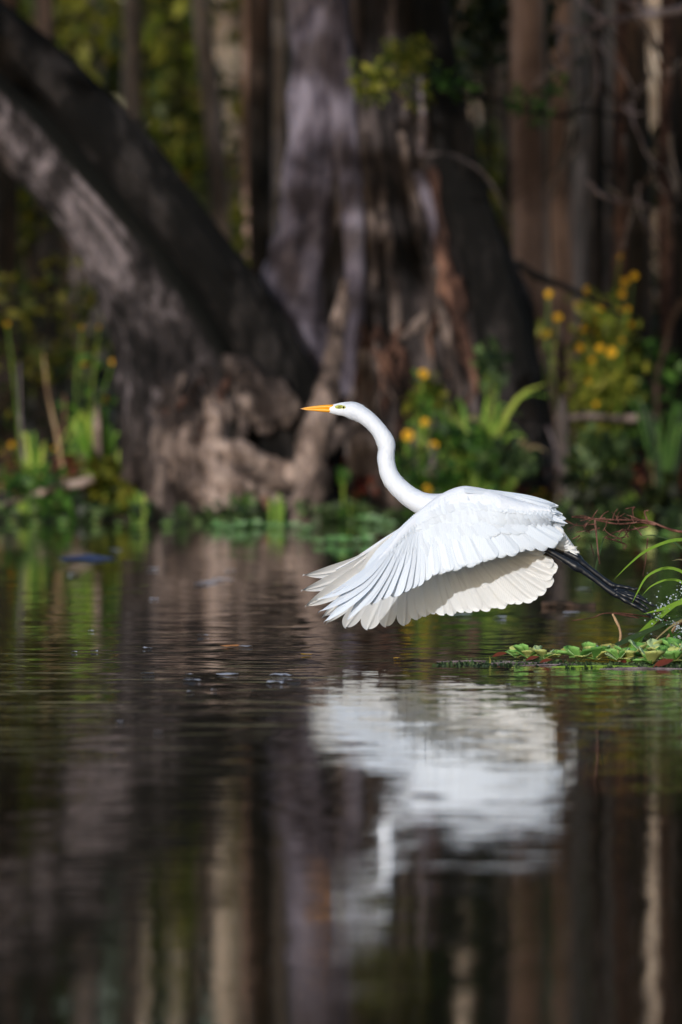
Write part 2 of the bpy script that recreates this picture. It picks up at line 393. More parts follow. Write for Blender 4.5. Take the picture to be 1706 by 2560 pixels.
# ------------------------------------------------------------------ trees
def trunk_loft(mb, secs, D, n=90, seg=72, flute=.1, nfl=7, ydepth=.8, seed=0, mi=0, ridge=.06, Dtop=None):
    """secs: (px, py, half width px) rows; loft of fluted cross-sections"""
    dn = catmull(secs, n); vs = []
    for i, (px, py, hw) in enumerate(dn):
        c = W(px, py, D); r = hw * S(D); hrel = i / n
        for k in range(seg):
            th = 2 * math.pi * k / seg; q = Vector((math.cos(th), math.sin(th), 0))
            fl = flute * (1 - .45 * hrel)
            rr = 1 + fl * math.sin(nfl * th + 2.2 * noise.noise(Vector((seed, c.z * .35, 1.3))) + 1.5 * noise.noise(q * 1.3 + Vector((seed, 0, c.z * .15)))) - fl * .6
            rr += ridge * noise.noise(Vector((q.x * 5 + seed, q.y * 5, c.z * .7))) * 1.6 + ridge * .6 * noise.noise(Vector((q.x * 14, q.y * 14 + seed, c.z * 2.2)))
            rr += .05 * noise.noise(Vector((q.x * 2, q.y * 2 + seed, c.z * 3)))
            vs.append((c.x + q.x * r * rr, c.y + q.y * r * rr * ydepth, c.z))
    fs = [(i * seg + k, i * seg + (k + 1) % seg, (i + 1) * seg + (k + 1) % seg, (i + 1) * seg + k) for i in range(n) for k in range(seg)]
    fs.append(tuple(n * seg + k for k in range(seg)))
    mb.add(vs, fs, mi)

def crown(parent, ctr, rad, clumps, per, size, mat='leaf_crown', spread=.55):
    c = rng.normal(size=(clumps, 3)); c /= np.linalg.norm(c, axis=1, keepdims=True)
    c = c * (rng.random((clumps, 1)) ** .45) * np.array(rad) + np.array(ctr)
    return leaf_mesh('crown', [leaves_np(c, spread, per, size)], M[mat], parent)

def limbs(mb, base, ctr, rad, n=9, r=.09, seed=1):
    q = random.Random(seed)
    for i in range(n):
        e = Vector(ctr) + Vector([q.uniform(-.8, .8) * a for a in rad]); b = Vector(base); m = b.lerp(e, .5) + Vector((q.uniform(-.3, .3), q.uniform(-.3, .3), .4))
        tube(mb, [(*b, r), (*m, r * .6), (*e, r * .15)], 14, 7)

# --- the leaning tree on the left
LT = empty('leaning_tree', W(520, 1300, 59.3)); D1 = 59.3
tag(LT, 'big leaning tree with forked grey trunk and gnarled pale roots at the water edge', 'tree')
mb = MB()
trunk_loft(mb, [(500, 1320, 205), (495, 1240, 185), (480, 1150, 178), (462, 1000, 168), (430, 850, 148), (352, 700, 125), (240, 540, 108), (110, 400, 112), (-20, 270, 125), (-190, 120, 120), (-420, -60, 115), (-800, -340, 100), (-1300, -800, 80)],
           D1, 130, 72, .07, 5, .75, 3, 0, .07)
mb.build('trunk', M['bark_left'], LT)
mb = MB()
trunk_loft(mb, [(715, 1330, 85), (715, 1200, 80), (712, 1080, 85), (705, 960, 95), (655, 850, 88), (560, 710, 95), (470, 600, 98), (345, 430, 98), (220, 290, 100), (70, 140, 100), (-130, -20, 105), (-480, -300, 90), (-900, -800, 70)],
           D1 + .12, 110, 56, .06, 4, .8, 8, 0, .08)
mb.build('trunk', M['bark_dark'], LT)['label'] = 'dark second trunk leaning beside the grey one'
def lfront(px, py):
    rows = [(700, 352, 125), (850, 430, 148), (1000, 462, 168), (1150, 480, 178), (1240, 495, 185), (1330, 500, 205)]
    for a, b in zip(rows, rows[1:]):
        if py <= b[0]: break
    t = min(1, max(0, (py - a[0]) / (b[0] - a[0]))); c = a[1] + t * (b[1] - a[1]); h = a[2] + t * (b[2] - a[2])
    u = min(1, abs(px - c) / h)
    return D1 - h * S(D1) * .72 * math.sqrt(max(.02, 1 - u * u))
roots = [      # (pixel path, sink into the trunk, material)
 ([(560, 900, 22), (600, 925, 34), (640, 958, 44), (680, 985, 46), (712, 1020, 42), (722, 1062, 22)], .1, 'root_mid'),
 ([(600, 985, 20), (630, 1020, 36), (660, 1060, 30), (650, 1080, 12)], .2, 'root_mid'),
 ([(540, 1112, 16), (575, 1122, 22), (625, 1145, 24), (680, 1166, 25), (735, 1178, 24), (790, 1168, 16)], .0, 'root_pale'),
 ([(560, 1160, 16), (620, 1176, 20), (680, 1192, 24), (735, 1200, 18), (770, 1190, 10)], .1, 'root_mid'),
 ([(500, 1110, 16), (520, 1150, 28), (548, 1185, 34), (585, 1208, 30), (630, 1225, 22), (680, 1240, 20), (720, 1262, 12)], .15, 'root_pale'),
 ([(470, 1060, 16), (458, 1120, 26), (466, 1180, 34), (492, 1230, 40), (535, 1262, 36), (560, 1290, 20)], .25, 'root_pale'),
 ([(560, 1190, 12), (575, 1230, 22), (560, 1262, 26), (520, 1275, 22)], .1, 'root_pale'),
 ([(415, 1040, 12), (400, 1110, 24), (405, 1190, 28), (420, 1245, 30), (432, 1300, 22)], .4, 'root_mid'),
 ([(520, 990, 14), (530, 1040, 26), (528, 1100, 24), (505, 1160, 16)], .3, 'root_pale'),
 ([(350, 1120, 12), (325, 1200, 24), (305, 1262, 22), (270, 1305, 12)], .4, 'root_mid'),
 ([(620, 1205, 12), (638, 1250, 16), (640, 1310, 12)], .0, 'root_mid'),
 ([(655, 1235, 10), (672, 1270, 13), (668, 1310, 11)], .0, 'root_red'),
 ([(440, 1180, 14), (400, 1225, 22), (370, 1262, 22), (350, 1300, 14)], .3, 'root_pale')]
for i in range(30):
    x = rnd.uniform(380, 640); y = rnd.uniform(900, 1120); l = []; r0 = rnd.uniform(8, 17)
    for j in range(6): l.append((x, y, r0 * (.6 + .4 * math.sin(j)))); x += rnd.uniform(-26, 30); y += rnd.uniform(18, 48)
    roots.append((l, rnd.uniform(.3, .6), rnd.choice(['root_mid', 'root_mid', 'root_mid', 'root_red'])))
for i, (rt, sink, mt) in enumerate(roots):
    mb = MB(); pxtube(mb, [(a, b, c, lfront(a, b) - c * S(D1) * (1 - 2 * sink)) for a, b, c in rt], D1, 40, 18, knob=.75, seed=i * 3.3, kf=7)
    mb.build('root', M[mt], LT)
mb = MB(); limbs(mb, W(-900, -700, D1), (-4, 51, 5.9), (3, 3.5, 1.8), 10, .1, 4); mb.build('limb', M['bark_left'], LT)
crown(LT, (-4.2, 50.5, 5.9), (4.4, 4.0, 2.7), 58, 60, .30)  # unseen crown, pulled far out over the river to shade the bank

# --- the big fluted tree in the middle
CT = empty('buttressed_tree', W(1050, 1300, 60.2)); D2 = 60.2
tag(CT, 'huge fluted tree with dark buttresses and hanging roots behind the flying bird', 'tree')
mb = MB()
trunk_loft(mb, [(1075, 1325, 345), (1070, 1180, 320), (1060, 1050, 312), (1045, 930, 315), (1005, 800, 330), (985, 700, 318), (968, 560, 272), (955, 400, 243), (930, 200, 212), (915, 0, 192), (905, -300, 175), (890, -900, 150), (880, -1800, 110), (880, -3200, 60)],
           D2, 150, 110, .12, 11, .62, 5, 0, .06)
mb.build('trunk', M['bark_core'], CT)
def cfront(px, py):      # distance of the middle tree's front surface at a pixel
    rows = [(-900, 890, 150), (0, 915, 192), (200, 930, 212), (400, 955, 243), (560, 968, 272), (700, 985, 318), (930, 1045, 315), (1050, 1060, 312), (1320, 1075, 345)]
    for a, b in zip(rows, rows[1:]):
        if py <= b[0]: break
    t = min(1, max(0, (py - a[0]) / (b[0] - a[0]))); c = a[1] + t * (b[1] - a[1]); h = a[2] + t * (b[2] - a[2])
    u = min(.97, abs(px - c) / h)
    return D2 - h * S(D2) * .62 * math.sqrt(1 - u * u)
def croot(lst, mat, name='root', sink=.3, knob=.25, seg=14, seed=0, label=None, kf=8):
    mb = MB(); pxtube(mb, [(a, b, c, cfront(a, b) - c * S(D2) * (1 - sink) + .02) for a, b, c in lst], D2, 60, seg, knob=knob * 1.5, seed=seed, kf=kf)
    o = mb.build(name, M[mat], CT)
    if label: o['label'] = label
mb = MB()
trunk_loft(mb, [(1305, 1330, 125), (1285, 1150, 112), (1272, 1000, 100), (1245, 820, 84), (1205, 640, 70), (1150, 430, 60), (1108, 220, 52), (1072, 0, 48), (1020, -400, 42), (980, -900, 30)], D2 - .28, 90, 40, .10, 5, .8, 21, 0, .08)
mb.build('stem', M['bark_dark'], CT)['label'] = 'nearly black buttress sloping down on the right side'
# the smooth grey-violet stem fused to its left side
croot([(770, -1500, 44), (775, -300, 52), (778, 0, 56), (780, 200, 58), (775, 400, 62), (760, 560, 70), (738, 700, 78), (745, 800, 75), (790, 900, 55), (820, 1000, 32)], 'bark_purple', 'stem', .55, .14, 20, 2, 'grey violet stem fused to the left side of the trunk')
croot([(815, -1500, 34), (818, -300, 38), (832, 0, 40), (845, 150, 40), (862, 330, 34), (880, 480, 30), (886, 650, 25), (886, 800, 24), (872, 900, 28), (858, 985, 24)], 'bark_purple', 'stem', .2, .08, 16, 6, 'pale violet upright stem down the front of the trunk')
croot([(700, 620, 20), (690, 700, 32), (720, 790, 34), (770, 860, 30), (800, 940, 22)], 'bark_purple', 'root', .4, .3, 12, 3)
mb = MB(); pxtube(mb, [(862, 700, 7, 59.35), (850, 790, 17, 59.3), (834, 890, 24, 59.2), (815, 990, 30, 59.05), (793, 1080, 36, 58.95), (778, 1180, 42, 58.9), (768, 1260, 44, 58.85), (764, 1335, 42, 58.8)], 59, 60, 16, knob=.45, seed=8, kf=6)
mb.build('root', M['root_pale'], CT)['label'] = 'pale forked root standing in the water under the beak'
mb = MB(); pxtube(mb, [(905, 1020, 18, 59.1), (868, 1068, 24, 59.05), (828, 1105, 26, 59.0), (795, 1140, 20, 58.95)], 59, 30, 12, knob=.16, seed=9, kf=4)
mb.build('root', M['root_mid'], CT)
croot([(1003, 330, 8), (1020, 420, 13), (1038, 510, 17), (1060, 600, 17), (1080, 680, 18), (1086, 735, 16), (1066, 785, 14), (1030, 822, 13), (1000, 850, 7)], 'root_mid', 'root', .2, .2, 12, 11, 'pale hanging root curling back at its tip')
croot([(1080, 420, 14), (1098, 560, 16), (1112, 680, 17), (1142, 790, 16), (1172, 880, 15), (1196, 980, 12)], 'root_red', 'root', .0, .25, 10, 12)
croot([(1085, 720, 16), (1110, 800, 16), (1130, 880, 14), (1150, 980, 12), (1160, 1100, 10)], 'root_mid', 'root', 0, .25, 10, 13)
croot([(955, 470, 14), (968, 600, 15), (985, 720, 13), (990, 830, 12)], 'root_mid', 'root', .2, .25, 10, 14)
croot([(905, 330, 20), (925, 470, 20), (935, 600, 15), (938, 720, 10)], 'root_mid', 'root', .4, .25, 10, 15)
croot([(1056, -1200, 13), (1056, -200, 13), (1054, 0, 13), (1060, 150, 12), (1057, 300, 11), (1052, 390, 8)], 'twig_pale', 'vine', -.6, .1, 8, 16)
croot([(1040, 430, 17), (1075, 520, 17), (1100, 620, 12)], 'bark_purple', 'root', .3, .2, 10, 17)
croot([(915, 1090, 24), (930, 1150, 32), (962, 1215, 38), (988, 1275, 34), (1000, 1330, 24)], 'root_pale', 'root', -.3, .25, 12, 18)
croot([(890, 1080, 20), (885, 1180, 24), (890, 1290, 22), (885, 1330, 20)], 'root_mid', 'root', -.2, .3, 12, 19)
for i in range(26):       # fibrous reddish roots hanging in a mat
    x = rnd.uniform(880, 1010) if i < 17 else rnd.uniform(1080, 1190); y = rnd.uniform(790, 880) if i < 17 else rnd.uniform(640, 800)
    l = []; r0 = rnd.uniform(5, 13)
    for j in range(6):
        l.append((x, y, r0 * (1 - j * .12))); x += rnd.uniform(-24, 26); y += rnd.uniform(30, 62)
    croot(l, 'root_red' if i % 3 else 'root_mid', 'root', -rnd.uniform(.3, 2.2), .3, 7, i)
mb = MB(); limbs(mb, W(885, -2400, D2), (1.6, 51.5, 6.2), (3.6, 3.6, 1.9), 12, .13, 9); mb.build('limb', M['bark_core'], CT)
crown(CT, (1.6, 50.5, 5.9), (4.6, 4.6, 2.8), 96, 60, .30)  # out of view, set low over the water as a sun blocker for the bank
# low sprigs growing out of its trunk
def sprig(parent, path, D, leafpts, n, size, mat='leaf_green', tw='far_dark', r=5, spread=.09, name='branch'):
    mb = MB(); pxtube(mb, [(a, b, r * (1 - .6 * i / len(path))) for i, (a, b) in enumerate(path)], D, 24, 6, knob=.2)
    o = mb.build(name, M[tw], parent)
    if leafpts:
        c = [tuple(W(a, b, D + rnd.uniform(-.1, .1))) for a, b in leafpts]
        leaf_mesh('leaves', [leaves_np(c, spread, n, size)], M[mat], o)
    return o
sprig(CT, [(1050, 330), (1010, 250), (960, 200), (905, 190)], 59.0, [(905, 180), (925, 200), (950, 215), (975, 175), (1000, 150), (1020, 170), (1040, 125), (1045, 150), (985, 130), (930, 245), (1050, 240), (915, 215), (965, 165), (1010, 200)], 26, .055, mat='leaf_lime')
sprig(CT, [(1060, 260), (1130, 235), (1230, 250), (1310, 275), (1400, 290), (1470, 275), (1560, 300)], 59.0, [(1110, 195), (1135, 205), (1150, 215), (1090, 210), (1290, 250), (1350, 275), (1372, 250), (1395, 220), (1330, 292), (1300, 255), (1160, 225)], 20, .05, mat='leaf_green', tw='bark_dark', r=8)
sprig(CT, [(1060, 390), (1110, 383), (1160, 400), (1205, 430), (1235, 470), (1262, 520), (1285, 570)], 58.9, [], 0, 0, tw='bark_core', r=4.5)
sprig(CT, [(1290, 655), (1340, 690), (1400, 712), (1470, 745), (1560, 790)], 59.4, [], 0, 0, tw='bark_dark', r=11)

# --- the other trees: px top, px base, half width top/base, distance, material, label, has crown
def forest_tree(px0, px1, hw0, hw1, D, mat, label, group=None, py0=-300, ybase=None, H=9, seed=0, cr=True, fl=.08):
    yb = HOR + (CAMH - .05) / S(D) + 10
    t = empty('forest_tree', W(px1, yb, D)); tag(t, label, 'tree', group)
    mb = MB(); pyt = HOR - (H - CAMH) / S(D)
    k = (px1 - px0) / (yb - 0)            # lean measured between the frame's top and the ground
    rows = []
    for py in (yb, yb - 120, yb * .62, yb * .35, 0, -500, pyt):
        f = min(1, max(0, (yb - py) / yb)); w = hw1 + (hw0 - hw1) * f
        if py < 0: w = hw0 * (1 - .6 * (py / pyt))
        if py == yb: w *= 1.35
        rows.append((px1 - k * (yb - py) + 10 * noise.noise(Vector((seed, py * .004, 0))), py, w))
    trunk_loft(mb, rows, D, 60, 30, fl, 5, .9, seed, 0, .07)
    mb.build('trunk', M[mat], t)
    if cr:
        mb = MB(); c = W(px0, pyt, D); limbs(mb, c - Vector((0, 0, 2)), c, (1.6, 1.6, 1.4), 6, .05, seed); mb.build('limb', M[mat], t)
        crown(t, tuple(c), (2.0, 2.0, 2.2), 34, 40, .38)
    return t
T = [
 (1560, 1545, 20, 26, 62.5, 'root_red', 'reddish brown rough trunk right of the flower clump'),
 (1500, 1500, 12, 16, 63, 'far_dark', 'thin dark trunk rising behind the flower clump'),
 (1660, 1665, 16, 22, 61.5, 'root_red', 'narrow reddish trunk between the dark ones at the right'),
 (618, 640, 14, 18, 72, 'far_pink', 'slender pinkish trunk right of the bright sunlit one'),
 (350, 330, 16, 20, 93, 'far_beige', 'slender cream trunk above the middle of the leaning tree'),
 (1400, 1396, 20, 22, 93, 'far_beige', 'cream trunk far behind right of the smooth pinkish one'),
 (1525, 1520, 18, 18, 83, 'far_grey', 'narrow mottled trunk seen between the mottled grey and slim dark trunks'),
 (1318, 1338, 42, 48, 64, 'far_pink', 'smooth pinkish trunk right of the huge fluted tree'),
 (1404, 1412, 26, 32, 68, 'far_pink', 'greyish trunk just right of the smooth pinkish one'),
 (1170, 1190, 36, 36, 93, 'far_beige', 'sunlit beige trunk showing beside the fluted tree near the top'),
 (1262, 1290, 26, 30, 73, 'far_grey', 'thin brown trunk between the fluted tree and the pinkish trunk'),
 (1500, 1470, 22, 26, 66, 'far_grey', 'mottled grey trunk with yellow flowers before its foot'),
 (1560, 1530, 18, 24, 67, 'far_dark', 'slim dark trunk right of the mottled grey one'),
 (1642, 1645, 34, 34, 94, 'far_beige', 'bright beige trunk in the top right corner'),
 (1590, 1600, 26, 36, 61.0, 'far_dark', 'dark reddish trunk in front at the right edge'),
 (1725, 1715, 40, 60, 62.0, 'far_dark', 'thick dark trunk cut by the right edge of the frame'),
 (568, 572, 44, 46, 94, 'far_beige', 'bright sunlit trunk seen between the leaning and the fluted tree'),
 (500, 610, 22, 26, 70, 'far_grey', 'thin leaning greyish trunk before the bright sunlit one'),
 (432, 405, 24, 26, 92, 'far_beige', 'pale trunk glimpsed above the leaning tree'),
 (700, 712, 20, 22, 68, 'far_grey', 'narrow beige trunk touching the left side of the fluted tree'),
 (652, 655, 28, 32, 64, 'far_dark', 'near black trunk left of the narrow beige one'),
 (330, 345, 24, 26, 74, 'far_grey', 'brown trunk behind the middle of the leaning tree'),
 (215, 220, 46, 46, 88, 'far_grey', 'wide grey blurred trunk near the upper left corner'),
 (110, 120, 26, 30, 72, 'far_dark', 'dark trunk beyond the lower left foliage'),
 (20, 10, 30, 36, 66, 'far_dark', 'dark trunk at the left edge of the frame'),
 (1450, 1440, 16, 18, 78, 'far_grey', 'faint greyish trunk far behind the yellow flowers'),
 (1215, 1262, 22, 26, 82, 'far_dark', 'dark slender trunk far behind the beige one'),
]
for i, t in enumerate(T):
    forest_tree(*t, seed=i * 1.7, H=6.0 + .4 * (i % 3), cr=(t[4] < 80 and abs(t[0] - 853) > 420 and i % 2 == 0), fl=.12 if t[5] != 'far_pink' else .03)
for i in range(10):        # the same wood beyond the frame on both sides
    x = (-1 if i % 2 else 1) * (2.9 + 1.5 * (i // 2) + rnd.uniform(-.3, .3)); D = rnd.uniform(61, 70); px = 853 + x / S(D)
    forest_tree(px + rnd.uniform(-60, 60), px, 50, 80, D, ['far_grey', 'bark_left', 'far_dark'][i % 3], 'tall tree on the far bank beyond the view, ' + ORD[i // 2] + (' to the left' if i % 2 else ' to the right'), 'trees beyond the sides of the view', seed=40 + i, H=9)
# branch crossing the top right corner, grown from the right-edge tree
RT = [o for o in bpy.data.objects if o.get('label') == 'thick dark trunk cut by the right edge of the frame'][0]
def rbranch(path, r, mat='twig_pale', D=59.2):
    mb = MB(); pxtube(mb, [(a, b, r * (1 - .65 * i / len(path))) for i, (a, b) in enumerate(path)], D, 30, 7, knob=.25, seed=r)
    mb.build('branch', M[mat], RT)
rbranch([(1800, 0), (1700, 25), (1600, 38), (1520, 55), (1440, 78), (1380, 62)], 13)
rbranch([(1640, 30), (1560, 0), (1500, -60)], 9); rbranch([(1520, 55), (1480, 30), (1440, -10)], 7)
for i in range(40):
    x = rnd.uniform(1400, 1700); y = rnd.uniform(20, 520); a = rnd.uniform(.9, 2.3); L = rnd.uniform(60, 220); p = [(x, y)]
    for j in range(4):
        a += rnd.uniform(-.4, .4); p.append((p[-1][0] + math.cos(a) * L / 4, p[-1][1] + math.sin(a) * L / 4))
    rbranch(p, rnd.uniform(2.5, 6), rnd.choice(['twig_pale', 'far_dark', 'far_dark', 'far_grey']), rnd.uniform(58.8, 60.5))

# ------------------------------------------------------------------ the wood behind as masses of leaves
def px_cloud(n, x0, x1, y0, y1, D0, D1):
    out = []
    for _ in range(n):
        D = rnd.uniform(D0, D1); out.append(tuple(W(rnd.uniform(x0, x1), rnd.uniform(y0, y1), D)))
    return out
def world_cloud(n, x0, x1, y0, y1, z0, z1):
    return [(rnd.uniform(x0, x1), rnd.uniform(y0, y1), rnd.uniform(z0, z1)) for _ in range(n)]
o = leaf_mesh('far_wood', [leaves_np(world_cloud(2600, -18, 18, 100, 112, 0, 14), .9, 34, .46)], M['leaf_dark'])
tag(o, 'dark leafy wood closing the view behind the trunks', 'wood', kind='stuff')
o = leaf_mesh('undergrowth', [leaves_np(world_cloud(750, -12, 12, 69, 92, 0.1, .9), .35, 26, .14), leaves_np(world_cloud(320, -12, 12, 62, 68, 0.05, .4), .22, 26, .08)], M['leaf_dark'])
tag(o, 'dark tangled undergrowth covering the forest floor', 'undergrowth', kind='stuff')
def bush(label, pts, D, per, size, mat, spread, group=None, stems=True):
    xs = [p[0] for p in pts]; px = sum(xs) / len(xs); zb = HOR + (CAMH - .06) / S(D)
    t = empty('bush', W(px, zb, D)); tag(t, label, 'bush', group)
    mb = MB()
    for p in pts[:8]:
        pxtube(mb, [(px + (p[0] - px) * .2, zb + 10, 5), ((px + p[0]) / 2 + rnd.uniform(-15, 15), (zb + p[1]) / 2, 4), (p[0], p[1], 2)], D, 10, 5)
    mb.build('stems', M['far_dark'], t)
    c = [tuple(W(a, b, D + rnd.uniform(-.4, .4))) for a, b in pts]
    leaf_mesh('foliage', [leaves_np(c, spread, per, size)], M[mat], t)
def rp(n, x0, x1, y0, y1): return [(rnd.uniform(x0, x1), rnd.uniform(y0, y1)) for _ in range(n)]
bush('lime green sapling between the leaning tree and the thin greyish trunk', rp(22, 395, 500, -200, 470), 74, 22, .13, 'leaf_lime', .16)
bush('olive sapling right of the bright sunlit trunk', rp(16, 605, 700, -350, 760) + rp(8, 500, 560, 200, 600) + rp(10, 540, 640, 400, 740), 73, 22, .12, 'leaf_olive', .2)
bush('yellow green shrub in the gap low beside the fluted tree', rp(10, 600, 690, 520, 740), 70, 22, .1, 'leaf_lime', .13)
bush('olive tree shoots in the upper left corner', rp(22, 0, 330, 0, 200), 76, 22, .14, 'leaf_olive', .24)
bush('olive leafy sapling high between leaning tree and fluted tree', rp(22, 330, 530, -60, 260), 82, 18, .15, 'leaf_olive', .25)
bush('green bush at the left edge below the leaning trunk', rp(12, 0, 110, 380, 620), 70, 22, .1, 'leaf_olive', .16)
bush('dark olive shrub behind the foot of the leaning tree', rp(16, 0, 260, 640, 1000), 64, 22, .08, 'leaf_olive', .12)
bush('dark green sapling high between the fluted tree and the pinkish trunk', rp(20, 1130, 1290, 0, 480), 74, 22, .12, 'leaf_dark', .2)
bush('dim olive bush behind the fluted tree and its dark edge', rp(14, 1160, 1290, 300, 640), 70, 20, .1, 'leaf_olive', .14)
bush('leafy crown shoots before the top of the smooth pinkish trunk', rp(22, 1120, 1400, -40, 230), 65, 20, .1, 'leaf_dark', .18)
bush('dark leafy sapling in front of the bright beige trunk at the right', rp(26, 1560, 1706, 300, 900), 72, 20, .11, 'leaf_dark', .18)
bush('dark green leaves hanging at the right edge above the log', rp(12, 1560, 1706, 880, 1080), 61, 22, .07, 'leaf_green', .1)

# ------------------------------------------------------------------ bank plants
def blade_tuft(name, label, cx, D, n, L, spread, mat, group=None, w=.02, lean=0.0, curl=.5, zb=0.02):
    base = W(cx, HOR, D); base.z = zb; t = empty(name, base); tag(t, label, name.replace('_', ' '), group)
    mb = MB()
    for i in range(n):
        a = rnd.uniform(0, 6.28); l = L * rnd.uniform(.55, 1.1); b = base + Vector((math.cos(a), math.sin(a), 0)) * rnd.uniform(0, .06)
        o = Vector((math.cos(a) * spread + lean, math.sin(a) * spread * .6, 0)) * l * rnd.uniform(.3, 1)
        ribbon(mb, [b, b + o * .25 + Vector((0, 0, l * .45)), b + o * .7 + Vector((0, 0, l * .8)), b + o * 1.25 + Vector((0, 0, l * (.95 - curl * rnd.random())))], w * rnd.uniform(.7, 1.2), 9)
    mb.build('blades', M[mat], t, smooth=False)
blade_tuft('sedge_tuft', 'green grassy tuft left of the leaning tree foot', 250, 59.6, 30, .62, .45, 'blade', w=.03, lean=-.25, zb=.05)
blade_tuft('sedge_tuft', 'low grass tuft close against the leaning tree bark', 285, 59.4, 20, .42, .35, 'blade', w=.026, zb=.02)
blade_tuft('sedge_tuft', 'upright green blades near the left edge', 85, 59.4, 10, .5, .2, 'blade', w=.03)
blade_tuft('sedge_tuft', 'tall arching green blades behind the back of the bird', 1190, 59.2, 34, .72, .5, 'blade', w=.03, curl=.7)
blade_tuft('sedge_tuft', 'upright lime blades just right of the neck', 1150, 59.0, 9, .55, .15, 'leaf_lime', w=.035)
blade_tuft('sedge_tuft', 'dry tan arching blades mixed behind the wing', 1270, 59.3, 16, .62, .5, 'blade_dry', w=.02, curl=.9)
blade_tuft('sedge_tuft', 'dark green long blades by the right edge trunks', 1660, 59.6, 16, .7, .3, 'leaf_green', w=.03)
blade_tuft('sedge_tuft', 'small green shoots in front of the leaning tree roots', 355, 58.7, 8, .2, .3, 'blade', w=.018, zb=0)
blade_tuft('sedge_tuft', 'small shoots standing between the roots and the pale forked root', 690, 58.6, 7, .17, .2, 'blade', w=.018, zb=0)
blade_tuft('sedge_tuft', 'short yellow stems at the foot of the pinkish trunk', 1420, 60.5, 24, .75, .2, 'leaf_lime', w=.022)

def flower_plant(label, cx, D, stems, H, leafmat='leaf_lime', leaves=60, lean=.1, cl=None, fr=.027):
    """stems: list of (px,py) flower positions"""
    base = W(cx, HOR, D); base.z = .06; t = empty('flowering_plant', base); tag(t, label, 'plant', 'yellow flowering plants on the bank')
    mb = MB(); tips = []
    for (fx, fy) in stems:
        tip = W(fx, fy, D + rnd.uniform(-.1, .1)); m = base.lerp(tip, .5) + Vector((rnd.uniform(-.04, .04), 0, .04))
        b = base + Vector((rnd.uniform(-.05, .05), rnd.uniform(-.05, .05), -.05)); tips.append(tip)
        tube(mb, [(*b, .005), (*m, .004), (*tip, .003)], 12, 5)
    mb.build('stems', M['blade'], t)
    cs = []
    for tip in tips:
        for k in range(4):
            f = rnd.uniform(.15, .92); cs.append(tuple(base.lerp(tip, f) + Vector((rnd.uniform(-.07, .07), rnd.uniform(-.07, .07), 0))))
    if cl: cs += [tuple(W(a, b, D)) for a, b in cl]
    leaf_mesh('leaves', [leaves_np(cs, .09, max(4, leaves // 10), .07, aspect=.35)], M[leafmat], t)
    for tip in tips:
        mb = MB(); r = fr * rnd.uniform(.6, 1.2); tilt = Vector((rnd.uniform(-.4, .4), -1, rnd.uniform(.1, .9))).normalized()
        u = tilt.cross(Vector((0, 0, 1))).normalized(); v = tilt.cross(u)
        for k in range(8):
            a = k * math.pi / 4; d = u * math.cos(a) + v * math.sin(a); s = tilt.cross(d)
            mb.add([tip, tip + d * r * .6 + s * r * .3 + tilt * .003, tip + d * r * 1.05, tip + d * r * .6 - s * r * .3 + tilt * .003], [(0, 1, 2, 3)])
        e = [tip + (u * math.cos(a) + v * math.sin(a)) * r * .28 + tilt * .004 for a in [k * math.pi / 4 for k in range(8)]]
        mb.add(e + [tip + tilt * .01], [(k, (k + 1) % 8, 8) for k in range(8)], 1)
        mb.build('flower', [M['petal'], M['flower_eye']], t, smooth=False)
flower_plant('flowering plant with two big yellow heads beside the dark buttress', 1385, 60.2, [(1372, 735), (1395, 793), (1365, 834)], 1)
flower_plant('tall yellow flowered clump left of the reddish trunk', 1500, 60.6, [(1550, 640), (1468, 725), (1520, 770), (1545, 775), (1570, 772), (1490, 800), (1555, 735), (1535, 820), (1505, 765), (1448, 765), (1562, 705), (1585, 690), (1500, 835), (1460, 820), (1575, 810), (1548, 870)], 1, leaves=110, cl=rp(26, 1440, 1570, 740, 1010))
flower_plant('dense yellow green plant lower in the flower clump', 1520, 60.2, [(1480, 900), (1530, 880), (1470, 950), (1555, 850), (1500, 870), (1450, 870), (1490, 1010), (1530, 930)], 1, leaves=110, cl=rp(26, 1440, 1580, 850, 1100))
flower_plant('flowering stem just right of the bend of the neck', 1062, 58.9, [(1062, 1055), (1022, 1092), (1085, 1112), (1058, 935)], 1, 'leaf_green', 50, cl=[(1060, 960), (1050, 990), (1075, 1000), (1060, 1020), (1045, 1010), (1030, 1040), (1080, 960)])
flower_plant('low plant with one yellow flower above the back of the bird', 1050, 58.8, [(1068, 1222), (1020, 1088)], 1, 'leaf_green', 60, cl=rp(10, 1000, 1090, 1120, 1220))
flower_plant('flowering plant near the left edge behind the grass', 215, 60.8, [(205, 818), (248, 818), (210, 908), (282, 905), (262, 1000)], 1, 'leaf_green', 60, fr=.018)
flower_plant('flowering plant cut by the left edge', 40, 60.8, [(18, 810), (30, 1112), (135, 1120), (60, 1150)], 1, 'leaf_olive', 60, fr=.017)
flower_plant('small yellow flower plant low beside the dark root gap', 880, 58.7, [(872, 1320), (905, 1290)], 1, 'leaf_green', 20)
flower_plant('yellow flowered sprig behind the tail', 1360, 59.4, [(1355, 1228), (1400, 1260), (1135, 1215)], 1, 'leaf_olive', 50)

